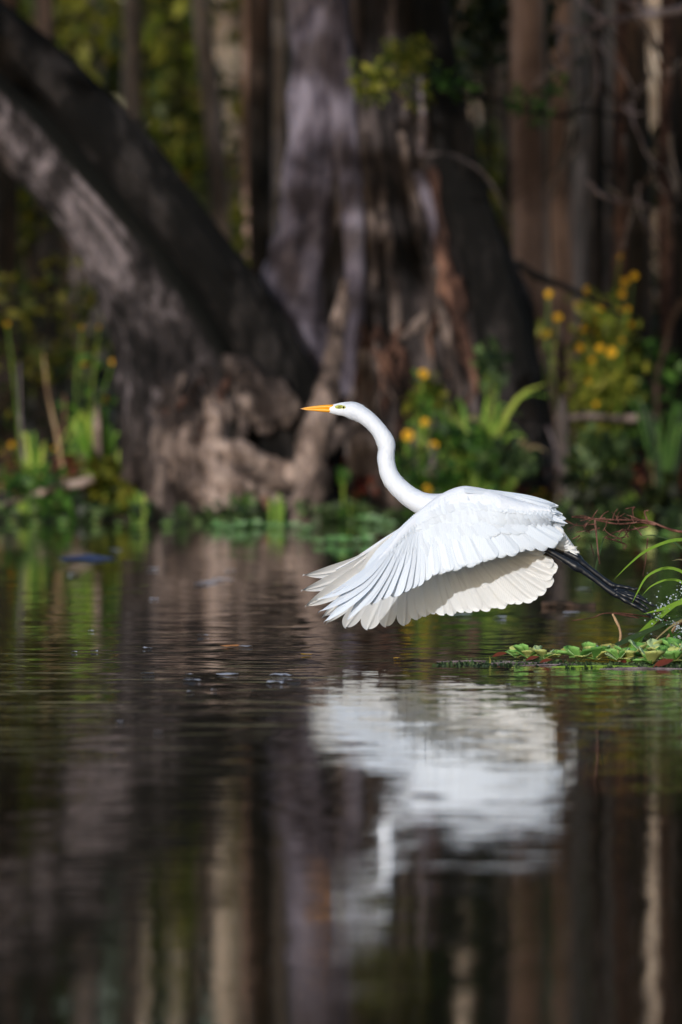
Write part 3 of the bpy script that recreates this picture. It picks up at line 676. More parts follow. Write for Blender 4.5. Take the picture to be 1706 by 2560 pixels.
def herb(label, cx, D, pts, mat='leaf_green', size=.07, per=14, spread=.07):
    base = W(cx, HOR, D); base.z = .03; t = empty('leafy_herb', base); tag(t, label, 'plant')
    mb = MB()
    for a, b in pts:
        p = W(a, b, D); tube(mb, [(base.x, base.y, base.z - .04, .004), (*(base.lerp(p, .5) + Vector((0, 0, .03))), .003), (*p, .002)], 8, 5)
    mb.build('stems', M['blade'], t)
    leaf_mesh('leaves', [leaves_np([tuple(W(a, b, D + rnd.uniform(-.12, .12))) for a, b in pts], spread, per, size, aspect=.7)], M[mat], t)
herb('teal leaved herb low behind the back of the bird', 1250, 58.9, rp(14, 1190, 1330, 1120, 1230), 'leaf_teal')
herb('broad green leaves right of the tall arching blades', 1500, 59.2, rp(16, 1440, 1570, 1090, 1170), 'leaf_teal')
herb('bright green leaves beside the curled root', 1230, 59.0, rp(8, 1190, 1250, 880, 960), 'leaf_teal', .06)
herb('green leaves crowded around the base of the arching blades', 1180, 58.9, rp(18, 1090, 1260, 1060, 1220), 'leaf_green', .07)
herb('yellow green leafy stem between neck and dark buttress', 1050, 59.2, rp(10, 1030, 1090, 960, 1060), 'leaf_lime', .06)
herb('dim leaves in front of the right edge trunks', 1620, 59.0, rp(18, 1430, 1706, 1180, 1290), 'leaf_dark', .08)
herb('olive leaves piled at the foot of the leaning tree', 270, 59.1, rp(18, 200, 340, 1150, 1280), 'leaf_olive', .07)
herb('dark herb at the waterline on the left edge', 60, 58.9, rp(18, 0, 180, 1180, 1280), 'leaf_green', .06)
herb('small bright leaf cluster in the dark gap under the neck', 858, 58.9, [(855, 1188), (862, 1195)], 'leaf_green', .06, 8, .03)
herb('green leaves on the pale roots near the water', 640, 58.7, rp(6, 560, 640, 1240, 1290), 'leaf_green', .05, 8)
# low cover along the waterline
c1 = [(x, shore(x) - rnd.uniform(-.15, .35), rnd.uniform(0, .07)) for x in [rnd.uniform(-8, 8) for _ in range(420)]]
o = leaf_mesh('ground_cover', [leaves_np(c1, .06, 12, .05, aspect=.8)], M['leaf_teal']); tag(o, 'low green ground cover fringing the waterline', 'ground cover', kind='stuff')
c2 = world_cloud(900, -8, 8, 59.4, 62, .08, .25)
o = leaf_mesh('leaf_litter', [leaves_np(c2, .1, 10, .06, aspect=.6)], M['dead_leaf']); tag(o, 'brown fallen leaves on the bank', 'leaf litter', kind='stuff')

for i in range(14):
    x = [20, 60, 120, 170, 300, 1010, 1100, 1240, 1290, 1340, 1440, 1580, 1630, 1690][i]; D = rnd.uniform(59.3, 60.5); yb = HOR + CAMH / S(D); L = rnd.uniform(120, 420); a = rnd.uniform(-.35, .35)
    mb = MB(); p = [(x + a * L * f + rnd.uniform(-8, 8), yb - L * f, 6 * (1 - .7 * f)) for f in (0, .25, .5, .75, 1)]; pxtube(mb, p, D, 20, 6, knob=.3, seed=i)
    t = mb.build('bare_sapling', M[['twig_tan', 'twig_pale', 'twig_red'][i % 3]], origin=W(x, yb, D)); tag(t, 'thin bare sapling standing on the bank ' + ['at the left edge', 'near the left edge behind the stick', 'amid the left grass', 'behind the left grass tuft', 'against the leaning tree foot', 'over the neck of the bird', 'right of the bend of the neck', 'behind the middle of the back', 'in the arching blades', 'by the pinkish trunk', 'in front of the flower clump', 'left of the dark right edge trunk', 'before the dark right edge trunk', 'at the far right edge'][i], 'sapling')
# cypress knees, logs, sticks
def knee(label, px, pyt, hw, D, mat):
    yb = HOR + CAMH / S(D) + 6; mb = MB()
    trunk_loft(mb, [(px, yb, hw * 1.5), (px, yb - (yb - pyt) * .25, hw * 1.1), (px + 3, (yb + pyt) / 2, hw * .8), (px, pyt + (yb - pyt) * .15, hw * .6), (px, pyt, hw * .15)], D, 40, 24, .12, 5, .9, px, 0, .1)
    tag(mb.build('root_knee', M[mat], origin=W(px, yb, D)), label, 'root knee')
knee('tall pointed brown root knee behind the arching blades', 1272, 800, 20, 60.2, 'root_mid')
knee('pinkish root knee left of the yellow flowers', 1402, 810, 16, 60.6, 'root_mid')
knee('small pale knee above the back of the bird', 1165, 1105, 14, 59.2, 'root_pale')
knee('dry tan stump in the grass at the left', 243, 1010, 16, 59.4, 'root_pale')
knee('slim grey post-like knee below the flower clump', 1405, 990, 24, 59.4, 'far_grey')
knee('pale pointed knee behind the arching blades on the left', 1352, 930, 12, 60.0, 'root_pale')
def log(label, path, r, D, mat, name='log', n=30):
    mb = MB(); pxtube(mb, [(a, b, r * (1 - .25 * i / len(path))) for i, (a, b) in enumerate(path)], D, n, 10, knob=.3, seed=r, kf=6)
    tag(mb.build(name, M[mat], origin=W(*path[0], D)), label, name.replace('_', ' '))
log('pale horizontal log above the teal leaves on the right', [(1395, 1048), (1470, 1040), (1560, 1046), (1640, 1040)], 10, 60, 'root_mid')
log('short pale stick pointing out of the grass on the left', [(95, 1232), (150, 1215), (200, 1208), (232, 1196)], 12, 58.9, 'root_pale', 'stick')
log('stick lying low at the left edge', [(0, 1262), (60, 1245), (110, 1230)], 9, 58.9, 'root_mid', 'stick')
log('curved bare branch rising at the right edge', [(1706, 750), (1680, 800), (1660, 880), (1640, 960), (1650, 1080), (1665, 1200), (1668, 1300)], 8, 60.6, 'far_dark', 'dead_branch')
log('dark sunken log floating right of the far wing', [(1355, 1512), (1400, 1508), (1450, 1516), (1490, 1514)], 9, 28000 * 1.5 / (1518 - 590), 'far_dark', 'sunken_log')
for i in range(26):
    pass

# ------------------------------------------------------------------ floating plants
def rosette_mesh(mb, c, r, n, seed, up=.55):
    q = random.Random(seed)
    for i in range(n):
        a = 6.283 * i / n + q.uniform(-.3, .3); rr = r * q.uniform(.7, 1.15) * (1 if i % 2 else .8); el = q.uniform(.15, 1) * up + (.35 if i % 2 == 0 else 0)
        d = Vector((math.cos(a), math.sin(a), 0)); s = Vector((-d.y, d.x, 0)); wdt = rr * q.uniform(.36, .46)
        vs = []; fs = []
        nu, nv = 6, 5
        for iu in range(nu + 1):
            u = iu / nu; wv = wdt * (.25 + 1.0 * u) * (math.sqrt(max(0, 1 - ((u - .7) / .3) ** 2)) if u > .7 else 1)
            wv = max(wv, wdt * .12 if u > .95 else 0)
            for iv in range(nv):
                v = iv / (nv - 1) * 2 - 1
                lift = math.sin(el) * rr * u - .18 * rr * u * u
                x = c + d * (rr * u * math.cos(el * .8) * (1 - .12 * v * v * (u > .8))) + s * wv * v + Vector((0, 0, .006 + lift + .10 * wdt * abs(v) * 2 * u + .04 * wdt * math.sin(v * 9)))
                vs.append(x)
        for iu in range(nu):
            for iv in range(nv - 1):
                k = iu * nv + iv; fs.append((k, k + 1, k + nv + 1, k + nv))
        mb.add(vs, fs)
def on_water(px, py): 
    D = FPX * CAMH / (py - HOR); p = W(px, py, D); p.z = 0; return p
near = [ # px, py at the waterline, radius m, label
 (1290, 1648, .050, 'small water lettuce at the left tip of the floating mat'),
 (1322, 1650, .062, 'flat yellow green water lettuce beside the dark red leaf'),
 (1365, 1652, .060, 'low water lettuce in the gap left of the two round leaved ones'),
 (1395, 1648, .045, 'tiny pale lettuce behind the flat yellow green one'),
 (1450, 1654, .078, 'round leaved water lettuce with upright scalloped leaves left of the sedge blade'),
 (1492, 1654, .080, 'tall scalloped water lettuce right of the round leaved one'),
 (1530, 1650, .055, 'small water lettuce tucked behind the sedge blade foot'),
 (1548, 1656, .060, 'dark green water lettuce under the sedge blade foot'),
 (1580, 1655, .062, 'water lettuce beside the upright dead leaf'),
 (1615, 1650, .085, 'tall water lettuce under the pale stick'),
 (1628, 1664, .070, 'front water lettuce with a flat pale leaf near the right edge'),
 (1655, 1652, .080, 'water lettuce crowded behind the front one near the right edge'),
 (1682, 1660, .078, 'drop speckled water lettuce at the right edge'),
 (1704, 1650, .085, 'water lettuce cut by the right edge'),
 (1740, 1655, .085, 'water lettuce just beyond the right edge'),
]
for i, (px, py, r, lb) in enumerate(near):
    p = on_water(px, py); t = MB(); r *= 1.25; rosette_mesh(t, p, r, 8 + i % 3, i + 5, up=.95)
    o = t.build('water_lettuce', M['lettuce'], origin=p); tag(o, lb, 'water lettuce', 'water lettuce in the floating mat at the right')
    md = o.modifiers.new('thick', 'SOLIDIFY'); md.thickness = .0015
far = [(548, 1322), (575, 1328), (605, 1322), (640, 1318), (672, 1322), (700, 1325), (735, 1322), (770, 1330), (800, 1362), (830, 1358), (860, 1362), (890, 1360), (920, 1358), (945, 1312), (975, 1318), (915, 1308), (1450, 1350), (1500, 1352), (1560, 1350), (1620, 1352), (1680, 1350), (420, 1318), (350, 1322), (300, 1316), (240, 1310), (160, 1312), (90, 1314), (30, 1312)]
words = ['between roots and pale forked root', 'under the neck beyond the wing', 'behind the legs of the bird', 'at the left bank']
for i, (px, py) in enumerate(far):
    p = on_water(px, py); mb = MB(); rosette_mesh(mb, p, rnd.uniform(.05, .085) * (1 if i < 21 else .6), 9, 100 + i, up=.6)
    w = words[0] if i < 8 else words[1] if i < 16 else words[2] if i < 21 else words[3]
    tag(mb.build('water_lettuce', M['lettuce_far'] if i < 16 else M['lettuce'], origin=p), 'blurred floating rosette ' + w + ', ' + ORD[sorted(k for k, q_ in zip([f_[0] for f_ in far], range(len(far))) if (q_ < 8, q_ < 16, q_ < 21) == (i < 8, i < 16, i < 21)).index(px)] + ' from the left', 'water lettuce', 'floating rosettes ' + w)
# strip of matted debris carrying the near plants
vs = []
c = []
for i in range(420):
    px = 1090 + 680 * rnd.random() ** .75; py = 1660 + rnd.gauss(0, 3.5) + (4 if px > 1400 else 0)
    p = on_water(px, py); p.z = rnd.uniform(.0, .002); c.append(tuple(p))
o = leaf_mesh('duckweed_mat', [leaves_np(c, (.02, .05, .002), 4, .014, flat=.97, aspect=.8)], M['leaf_teal']); tag(o, 'thin mat of floating scraps and duckweed under the water lettuce', 'duckweed', kind='stuff')
mb = MB()
for i, (x0, x1, y, r) in enumerate([(1092, 1330, 1655, 2.2), (1180, 1460, 1660, 2.5), (1380, 1640, 1668, 3), (1500, 1740, 1673, 3), (1300, 1500, 1664, 2)]):
    D = FPX * CAMH / (y - HOR); m = MB(); pxtube(m, [(x0, y, r * .5), (x0 * .6 + x1 * .4, y - 2, r), (x1, y + 1, r * .8)], D, 20, 6, knob=.3)
    tag(m.build('floating_reed', M['twig_pale'] if i != 2 else M['blade'], origin=W(x0, y, D)), ['pale reed tip reaching left from the floating mat', 'pale reed under the left water lettuce', 'green floating reed at the front of the mat', 'reed lying at the front right of the mat', 'short reed among the left floating leaves'][i], 'reed')
for i, (px, py, s, lb) in enumerate([(1250, 1648, .06, 'dark red dead leaf left of the first water lettuce'), (1332, 1655, .055, 'red dead leaf between the water lettuces'), (1565, 1650, .06, 'upright orange dead leaf in the mat'), (1660, 1668, .09, 'dark maroon dead leaf at the front right of the mat'), (1600, 1628, .05, 'pinkish dead leaf on top of the lettuce'), (1365, 1662, .05, 'brown leaf scrap at the front edge of the mat')]):
    s *= .8; p = on_water(px, max(py, 1648)); p.z = .012 + max(0, (1650 - py)) * S(BD); mb = MB(); an = rnd.uniform(0, 1)
    d = Vector((math.cos(an), .3, .25 if i != 2 else 1.6)).normalized() * s
    ribbon(mb, [p - d * .6, p, p + d * .6], s * .55, 6, (0, -.5, 1), .3, wprof=lambda u: math.sin(math.pi * min(1, max(0, u * .96 + .02))))
    tag(mb.build('dead_leaf', M['dead_leaf'], origin=p), lb, 'leaf', 'dead leaves in the floating mat')
# flecks on the open water
fl = [(150, 1392, .30, 'floating branch end with painted sky reflection far left on the water'), (575, 1429, .05, 0), (498, 1463, .05, 0), (510, 1592, .035, 0), (575, 1618, .05, 'orange pink leaf floating above the ripples'), (615, 1619, .04, 0), (368, 1623, .03, 0), (235, 1632, .022, 0), (186, 1633, .02, 0), (475, 1690, .022, 0), (700, 1690, .05, 0), (720, 1692, .025, 0), (685, 1709, .05, 0), (710, 1711, .03, 0), (735, 1704, .04, 0), (480, 1704, .045, 0), (476, 1733, .02, 0), (535, 1729, .015, 0), (635, 1731, .018, 'tiny dark shoot tip floating on the ripples'), (767, 1639, .03, 'yellow petal floating below the wing tips'), (992, 1649, .02, 'small yellow petal below the far wing'), (290, 1378, .06, 0), (185, 1438, .05, 0), (550, 1452, .09, 0), (520, 1458, .07, 0), (380, 1425, .05, 0), (384, 1500, .04, 0), (370, 1687, .04, 0), (570, 1689, .06, 0), (300, 1810, .02, 0), (395, 1835, .02, 0), (228, 1580, .02, 0), (1460, 1475, .05, 0), (1430, 1535, .06, 0), (1250, 1545, .05, 0), (1160, 1540, .06, 0), (1480, 1620, .05, 0), (1590, 1590, .05, 0), (1270, 1715, .015, 0), (1350, 1712, .015, 0)]
for i, (px, py, s, lb) in enumerate(fl):
    p = on_water(px, py); p.z = .003; mb = MB(); s *= .7
    if i == 0: s = .16; p = on_water(225, 1398)
    n = 9; vs = [p + Vector((math.cos(k * 6.283 / n) * s * rnd.uniform(.7, 1.1), math.sin(k * 6.283 / n) * s * 1.4 * rnd.uniform(.6, 1.1), rnd.uniform(.0, .006))) for k in range(n)] + [p + Vector((0, s * .2, s * .14))]
    mb.add(vs, [(k, (k + 1) % n, n) for k in range(n)])
    mt = 'fleck_sky_reflect' if i == 0 else 'fleck_orange' if i == 4 else 'petal' if i in (19, 20) else 'leg_black' if i == 18 else 'fleck'
    side = 'left of the bird' if px < 860 else 'below and behind the bird'
    nm = 'petal' if i in (19, 20) else 'floating_leaf'
    band = lambda q_: ('far' if q_[1] < 1560 else 'middle' if q_[1] < 1665 else 'near', q_[0] < 860)
    od = ORD[sorted(q_[0] for q_ in fl if not q_[3] and band(q_) == band(fl[i])).index(px)] if not lb else ''
    tag(mb.build(nm, M[mt], origin=p), lb or od + ' pale scrap from the left on the ' + band(fl[i])[0] + ' water ' + side, 'petal' if nm == 'petal' else 'leaf', None if lb else 'pale scraps floating ' + side)

# ------------------------------------------------------------------ right foreground: sedge, twigs, splash
sc_ = empty('sedge_clump', on_water(1760, 1655)); tag(sc_, 'clump of long arching green sedge blades leaning in from the right edge', 'sedge')
def pxblade(path, w, D0, D1, mat='blade', parent=sc_, name='blade', fold=.3):
    mb = MB(); n = len(path); pts = [W(a, b, D0 + (D1 - D0) * i / (n - 1)) for i, (a, b) in enumerate(path)]
    ribbon(mb, pts, w * S(BD), 22, (0.1, -1, .35), fold); return mb.build(name, M[mat], parent)
pxblade([(1790, 1640), (1780, 1450), (1740, 1365), (1690, 1350), (1620, 1375), (1575, 1410), (1535, 1450)], 11, 40.0, 39.6)
pxblade([(1790, 1640), (1760, 1500), (1720, 1440), (1670, 1420), (1620, 1440), (1595, 1480), (1580, 1510)], 9, 40.1, 39.9)
pxblade([(1790, 1640), (1760, 1530), (1710, 1460), (1670, 1450), (1630, 1465), (1605, 1490)], 8, 40.2, 40.1)
pxblade([(1560, 1640), (1600, 1590), (1640, 1550), (1706, 1500), (1790, 1450)], 17, 39.9, 40.2, fold=.2)
pxblade([(1520, 1625), (1570, 1600), (1640, 1570), (1706, 1545), (1800, 1520)], 14, 39.8, 40.2, 'leaf_teal')
pxblade([(1790, 1480), (1706, 1505), (1660, 1522), (1610, 1535)], 14, 40.0, 39.9)
pxblade([(1780, 1600), (1720, 1580), (1640, 1622), (1590, 1645)], 10, 40.3, 40.2, 'leaf_green')
pxblade([(1590, 1632), (1600, 1600), (1622, 1560), (1640, 1540)], 15, 40.15, 40.1, 'leaf_green')
pxblade([(1222, 1664), (1226, 1655), (1224, 1640)], 6, 39.2, 39.2, 'leaf_lime')
pxblade([(1790, 1600), (1760, 1560), (1706, 1552), (1650, 1590), (1610, 1640)], 7, 40.2, 39.8, 'blade_dry')
pxblade([(1790, 1560), (1740, 1420), (1706, 1400), (1680, 1402)], 6, 40.4, 40.2, 'blade_dry')
pxblade([(1690, 1640), (1680, 1590), (1655, 1550), (1620, 1528)], 8, 40.1, 40.0, 'leaf_green')
pxblade([(1640, 1650), (1620, 1635), (1580, 1628), (1540, 1640)], 6, 39.6, 39.5, 'blade_dry')
pxblade([(1790, 1500), (1706, 1372), (1640, 1340), (1600, 1342)], 5, 40.7, 40.6, 'leaf_teal')
pxblade([(1510, 1345), (1490, 1420), (1480, 1500)], 5, 41.4, 41.2, 'leaf_teal')
bs = empty('bare_shrub', on_water(1770, 1610)); tag(bs, 'dead reddish twigs reaching in from the right behind the legs', 'shrub')
def twig(path, r, D=41.0, mat='twig_red', par=bs, name='twig'):
    mb = MB(); pxtube(mb, [(a, b, .72 * r * (1 - .6 * i / len(path))) for i, (a, b) in enumerate(path)], D, 26, 6, knob=.35, seed=r + path[0][0], kf=30); return mb.build(name, M[mat], par)
twig([(1790, 1600), (1785, 1400), (1740, 1340), (1680, 1325), (1620, 1303), (1560, 1300), (1500, 1298), (1430, 1292)], 6)
twig([(1640, 1312), (1600, 1306), (1550, 1310), (1500, 1302), (1460, 1290), (1438, 1290)], 4)
twig([(1620, 1316), (1580, 1324), (1540, 1330), (1510, 1345)], 3.5)
twig([(1585, 1298), (1582, 1275), (1588, 1268), (1565, 1272)], 3)
twig([(1620, 1303), (1612, 1280), (1622, 1276)], 3)
twig([(1500, 1298), (1510, 1285), (1522, 1278)], 3)
twig([(1488, 1300), (1492, 1340), (1497, 1390), (1500, 1410)], 3.5, 40.9)
twig([(1490, 1310), (1470, 1312), (1445, 1314), (1415, 1302)], 3)
twig([(1500, 1320), (1480, 1325), (1465, 1330)], 2.5); twig([(1515, 1345), (1540, 1352), (1565, 1362), (1560, 1375)], 3)
twig([(1478, 1360), (1482, 1375), (1486, 1390)], 2.5); twig([(1620, 1345), (1615, 1400), (1608, 1440)], 2.5, 41.2)
twig([(1790, 1560), (1706, 1560), (1640, 1545), (1570, 1535), (1535, 1532)], 3.5, 40.3)
twig([(1550, 1615), (1552, 1580), (1540, 1550), (1532, 1535)], 6, 40.2, 'twig_tan')
twig([(1600, 1545), (1520, 1533), (1480, 1545), (1430, 1552)], 2.5, 40.3)
for k in range(34):
    x, y = rnd.uniform(1440, 1620), rnd.uniform(1290, 1345); a = rnd.uniform(0, 6.28); L = rnd.uniform(14, 40)
    twig([(x, y), (x + L * .5 * math.cos(a) + rnd.uniform(-4, 4), y + L * .4 * math.sin(a)), (x + L * math.cos(a), y + L * .8 * math.sin(a))], rnd.uniform(1.4, 2.6), rnd.uniform(40.6, 41))
log('tan broken reed leaning out of the mat near the right edge', [(1658, 1614), (1685, 1575), (1715, 1540), (1750, 1500)], 5, 40.3, 'twig_tan', 'dead_reed')
# water drops thrown up by the feet
def drops():
    mb = MB(); m, n, l, b = newmat('drop'); b.inputs['Base Color'].default_value = (.9, .95, 1, 1); b.inputs['Roughness'].default_value = .03; b.inputs['Transmission Weight'].default_value = .75; b.inputs['IOR'].default_value = 1.33
    q = random.Random(5)
    for i in range(230):
        t = q.random()
        if i < 90: x, y = 1635 + 90 * t, 1530 - 60 * t + q.gauss(0, 9)
        elif i < 150: x, y = 1640 + 80 * t, 1545 + 30 * t + q.gauss(0, 7)
        elif i < 200: x, y = q.uniform(1685, 1730), q.uniform(1565, 1625)
        else: x, y = q.uniform(1600, 1720), q.uniform(1430, 1600)
        r = q.choice([.8, 1, 1.3, 1.7, 2.4]) * S(BD); c = W(x, y, 40 + q.uniform(-.15, .15)); vs = []
        for a in range(3):
            for k in range(6):
                ph = (a + 1) * math.pi / 4; th = k * math.pi / 3; vs.append(c + Vector((math.sin(ph) * math.cos(th), math.sin(ph) * math.sin(th), math.cos(ph) * q.uniform(.9, 1.2))) * r)
        vs += [c + Vector((0, 0, r)), c - Vector((0, 0, r))]
        fs = [(a * 6 + k, a * 6 + (k + 1) % 6, a * 6 + 6 + (k + 1) % 6, a * 6 + 6 + k) for a in range(2) for k in range(6)] + [(18, (k + 1) % 6, k) for k in range(6)] + [(19, 12 + k, 12 + (k + 1) % 6) for k in range(6)]
        mb.add(vs, fs)
    tag(mb.build('water_splash', m, origin=W(1680, 1540, 40)), 'spray of water drops thrown up behind the feet', 'splash', kind='stuff')
drops()

# ------------------------------------------------------------------ the egret
BO = W(1100, 1300, BD)
EG = empty('egret', BO); tag(EG, 'white egret with orange beak taking off low over the water, wings swept down', 'bird')
mb = MB()
body = [(824, 1023, 9, 7), (834, 1023, 12, 10), (846, 1023, 15, 12), (862, 1023, 18, 14), (880, 1026, 21.5, 16), (897, 1032, 21, 16), (913, 1042, 19.5, 16), (930, 1056, 18.5, 16), (946, 1074, 18.5, 16), (958, 1092, 20.5, 17), (965.5, 1108, 22, 17.5), (967, 1124, 20, 17.5), (965, 1142, 20.5, 18), (967, 1162, 21, 19), (973, 1184, 21.5, 20), (985, 1205, 22.5, 21), (1003, 1224, 23.5, 22), (1026, 1243, 25, 24), (1056, 1259, 28, 30), (1088, 1270, 36, 42), (1125, 1279, 50, 56), (1165, 1288, 62, 64), (1215, 1302, 66, 66), (1265, 1318, 60, 58), (1315, 1334, 44, 44), (1355, 1346, 28, 32), (1385, 1355, 14, 22)]
dn = catmull(body, 150); vs = []; seg = 36
for i, (x, y, ra, rb) in enumerate(dn):
    x0, y0 = dn[max(i - 1, 0)][:2]; x1, y1 = dn[min(i + 1, 150)][:2]
    t = Vector((x1 - x0, 0, -(y1 - y0))).normalized(); a = Vector((-t.z, 0, t.x)); c = W(x, y, BD)
    for k in range(seg):
        th = 2 * math.pi * k / seg; q = c + (a * math.cos(th) * ra + Vector((0, 1, 0)) * math.sin(th) * rb) * S(BD)
        nn = 1 + .022 * noise.noise(q * 26) + .012 * noise.noise(q * 70)
        vs.append(c + (q - c) * nn)
fs = [(i * seg + k, (i + 1) * seg + k, (i + 1) * seg + (k + 1) % seg, i * seg + (k + 1) % seg) for i in range(150) for k in range(seg)]
fs += [tuple(range(seg)), tuple(150 * seg + k for k in range(seg))[::-1]]
mb.add(vs, fs); mb.build('body', M['plumage'], EG)
mb_plumes = []
def neck_plumes():
    q = random.Random(3); m = MB()
    for _ in range(1500):
        u = q.uniform(.10, .86) ; i = int(u * 150); th = q.uniform(0, 2 * math.pi); di = q.uniform(5, 9)
        def P(ii, lift):
            ii = min(ii, 149.0); a0 = int(ii); f = ii - a0; x, y, ra, rb = dn[a0] * (1 - f) + dn[a0 + 1] * f
            x1, y1 = dn[a0 + 1][:2]; x0, y0 = dn[max(a0 - 1, 0)][:2]
            t = Vector((x1 - x0, 0, -(y1 - y0))).normalized(); a = Vector((-t.z, 0, t.x))
            nrm = a * math.cos(th) * ra + Vector((0, 1, 0)) * math.sin(th) * rb
            return W(x, y, BD) + nrm * S(BD) + nrm.normalized() * lift, nrm.normalized()
        a, n1 = P(i, -.0005); b, n2 = P(i + di, q.uniform(.0006, .0032) * (1.8 if q.random() < .12 else 1)); mid = P(i + di * .5, .0016)[0]
        ribbon(m, [a, mid, b], q.uniform(6, 10) * S(BD), 5, n1, -.12, wprof=lambda v: math.sin(math.pi * (.15 + .85 * v)) ** .7 if v < 1 else .05)
    m.build('neck_plumes', M['plumage'], EG)
neck_plumes()
# beak: two mandibles
def beak_half(up):
    rows = [(751, 1021.5, .3), (765, 1020 if up else 1023.5, 1.8), (785, 1018.3 if up else 1024, 3.4), (810, 1017 if up else 1025, 4.8), (835, 1016.5 if up else 1026, 5.6), (848, 1016.5 if up else 1026, 5.6), (858, 1018 if up else 1024, 3.2 if up else 2.0)]
    d = catmull(rows, 30); vs = []; sg = 16
    for i, (x, y, r) in enumerate(d):
        c = W(x, y, BD)
        for k in range(sg):
            th = 2 * math.pi * k / sg; z = math.sin(th); z = z * 1.0
            vs.append(c + Vector((0, math.cos(th) * max(.3, r * .95 + (3 if x > 820 else 0)) * .9, z * r)) * S(BD))
    f = [(i * sg + k, i * sg + (k + 1) % sg, (i + 1) * sg + (k + 1) % sg, (i + 1) * sg + k) for i in range(30) for k in range(sg)] + [tuple(range(sg))[::-1], tuple(30 * sg + k for k in range(sg))]
    m = MB(); m.add(vs, f); m.build('upper_beak' if up else 'lower_beak', M['beak'], EG)
beak_half(True); beak_half(False)
for sy in (-1, 1):       # bare skin, iris and pupil on both sides of the head
    def disc(name, cx, cy, rx, rz, dy, mat, par, bulge=1.0):
        m = MB(); c = W(cx, cy, BD) + Vector((0, sy * dy * S(BD), 0)); vs = []
        for a in range(1, 6):
            for k in range(18):
                ph = a * math.pi / 10; th = k * math.pi / 9
                vs.append(c + Vector((math.sin(ph) * math.cos(th) * rx, sy * math.cos(ph) * bulge, math.sin(ph) * math.sin(th) * rz)) * S(BD))
        vs.append(c + Vector((0, sy * bulge, 0)) * S(BD))
        m.add(vs, [((a) * 18 + k, (a) * 18 + (k + 1) % 18, (a + 1) * 18 + (k + 1) % 18, (a + 1) * 18 + k) for a in range(4) for k in range(18)] + [(k, (k + 1) % 18, 90) for k in range(18)])
        return m.build(name, M[mat], par)
    sk = disc('face_skin', 850, 1017.2, 12.5, 5.2, 10.2, 'lore', EG, 5)
    ey = disc('eye', 860, 1018, 5, 4.6, 13.2, 'iris', EG, 2.6)
    disc('pupil', 859.5, 1018, 2.8, 2.8, 15.0, 'pupil', ey, 1.2)

# feathers ------------------------------------------------------------------
def feather(mb, b, tp, w, bend, nrm, roll=0.0, n=16, tipf=.82, camber=.10, point=.5, curl=0.0, shaft=.0012, base_w=.45, arch=.018):
    b, tp, N = Vector(b), Vector(tp), Vector(nrm).normalized()
    ax = tp - b; L = ax.length; sd = ax.normalized().cross(N).normalized()
    ctrl = b + ax * .6 + sd * bend
    vs = []; uvs = []; ss = (-1, -.72, -.4, -.12, 0, .12, .4, .72, 1)
    for i in range(n + 1):
        t = 1 - (1 - i / n) ** 1.7
        c = b * (1 - t) ** 2 + ctrl * 2 * t * (1 - t) + tp * t * t
        tg = ((ctrl - b) * 2 * (1 - t) + (tp - ctrl) * 2 * t).normalized(); s = tg.cross(N).normalized(); m = s.cross(tg).normalized()
        c = c + m * (-curl * t * t + arch * math.sin(math.pi * t) * L * 2)
        ww = w * min(1, base_w + 1.1 * t)
        if t > tipf: ww *= max(0, 1 - ((t - tipf) / (1 - tipf)) ** (2.0 if point < .6 else 1.5)) ** (.5 if point < .6 else .7)
        for q in ss:
            wq = ww * (.42 if q < 0 else .58) * 1.0
            h = -camber * w * q * q + (shaft if q == 0 else 0) + roll * q * (.3 + .7 * t)
            vs.append(c + s * q * wq + m * h + tg * (-abs(q) * .0)); uvs.append((q, t * L * 2.2))
    k = len(ss); base = mb.add(vs, [(i * k + j, i * k + j + 1, (i + 1) * k + j + 1, (i + 1) * k + j) for i in range(n) for j in range(k - 1)])
    for i, u in enumerate(uvs): mb.uv[base + i] = u
def lerp2(a, b, t): return (a[0] + (b[0] - a[0]) * t, a[1] + (b[1] - a[1]) * t)
def poly_at(pl, t):
    L = [0]
    for a, b in zip(pl, pl[1:]): L.append(L[-1] + math.hypot(b[0] - a[0], b[1] - a[1]))
    s = t * L[-1]
    for i in range(len(pl) - 1):
        if s <= L[i + 1] + 1e-6: return lerp2(pl[i], pl[i + 1], (s - L[i]) / (L[i + 1] - L[i]))
    return pl[-1]
# near wing, its upper side towards us: depth of the wing sheet over a photo pixel
def dn_near(px, py):
    d = -.075 - .38 * max(0, py - 1215) / 700 - .22 * max(0, 1040 - px) / 260
    if px > 1250: d += .10 * (px - 1250) / 160 * .6
    return BD + d
def dn_far(px, py):
    d = .05 + .28 * max(0, py - 1300) / 700 + .20 * max(0, 1050 - px) / 300
    if px > 1250: d -= .06 * (px - 1250) / 160
    return BD + d
NN = Vector((.12, -.74, .62)); NF = Vector((-.10, -.80, -.58))
SP = S(BD)
near_tips = [(793, 1488, 62, 30), (800, 1513, 58, 31), (815, 1542, 46, 34), (872, 1536, 28, 32), (907, 1513, 16, 30), (933, 1503, 10, 32), (958, 1491, 6, 34), (986, 1486, 3, 36), (1011, 1478, 0, 36), (1030, 1471, -3, 36),
 (1048, 1462, -4, 36), (1070, 1446, -5, 36), (1092, 1436, -6, 36), (1110, 1428, -6, 36), (1128, 1424, -8, 34), (1150, 1419, -8, 34), (1168, 1414, -8, 34), (1188, 1409, -9, 34), (1207, 1403, -9, 36), (1226, 1397, -10, 36), (1244, 1391, -10, 38), (1272, 1384, -10, 38), (1300, 1377, -10, 38), (1318, 1369, -12, 38), (1347, 1366, -12, 36), (1374, 1362, -12, 36), (1398, 1352, -12, 34), (1408, 1337, -12, 32)]
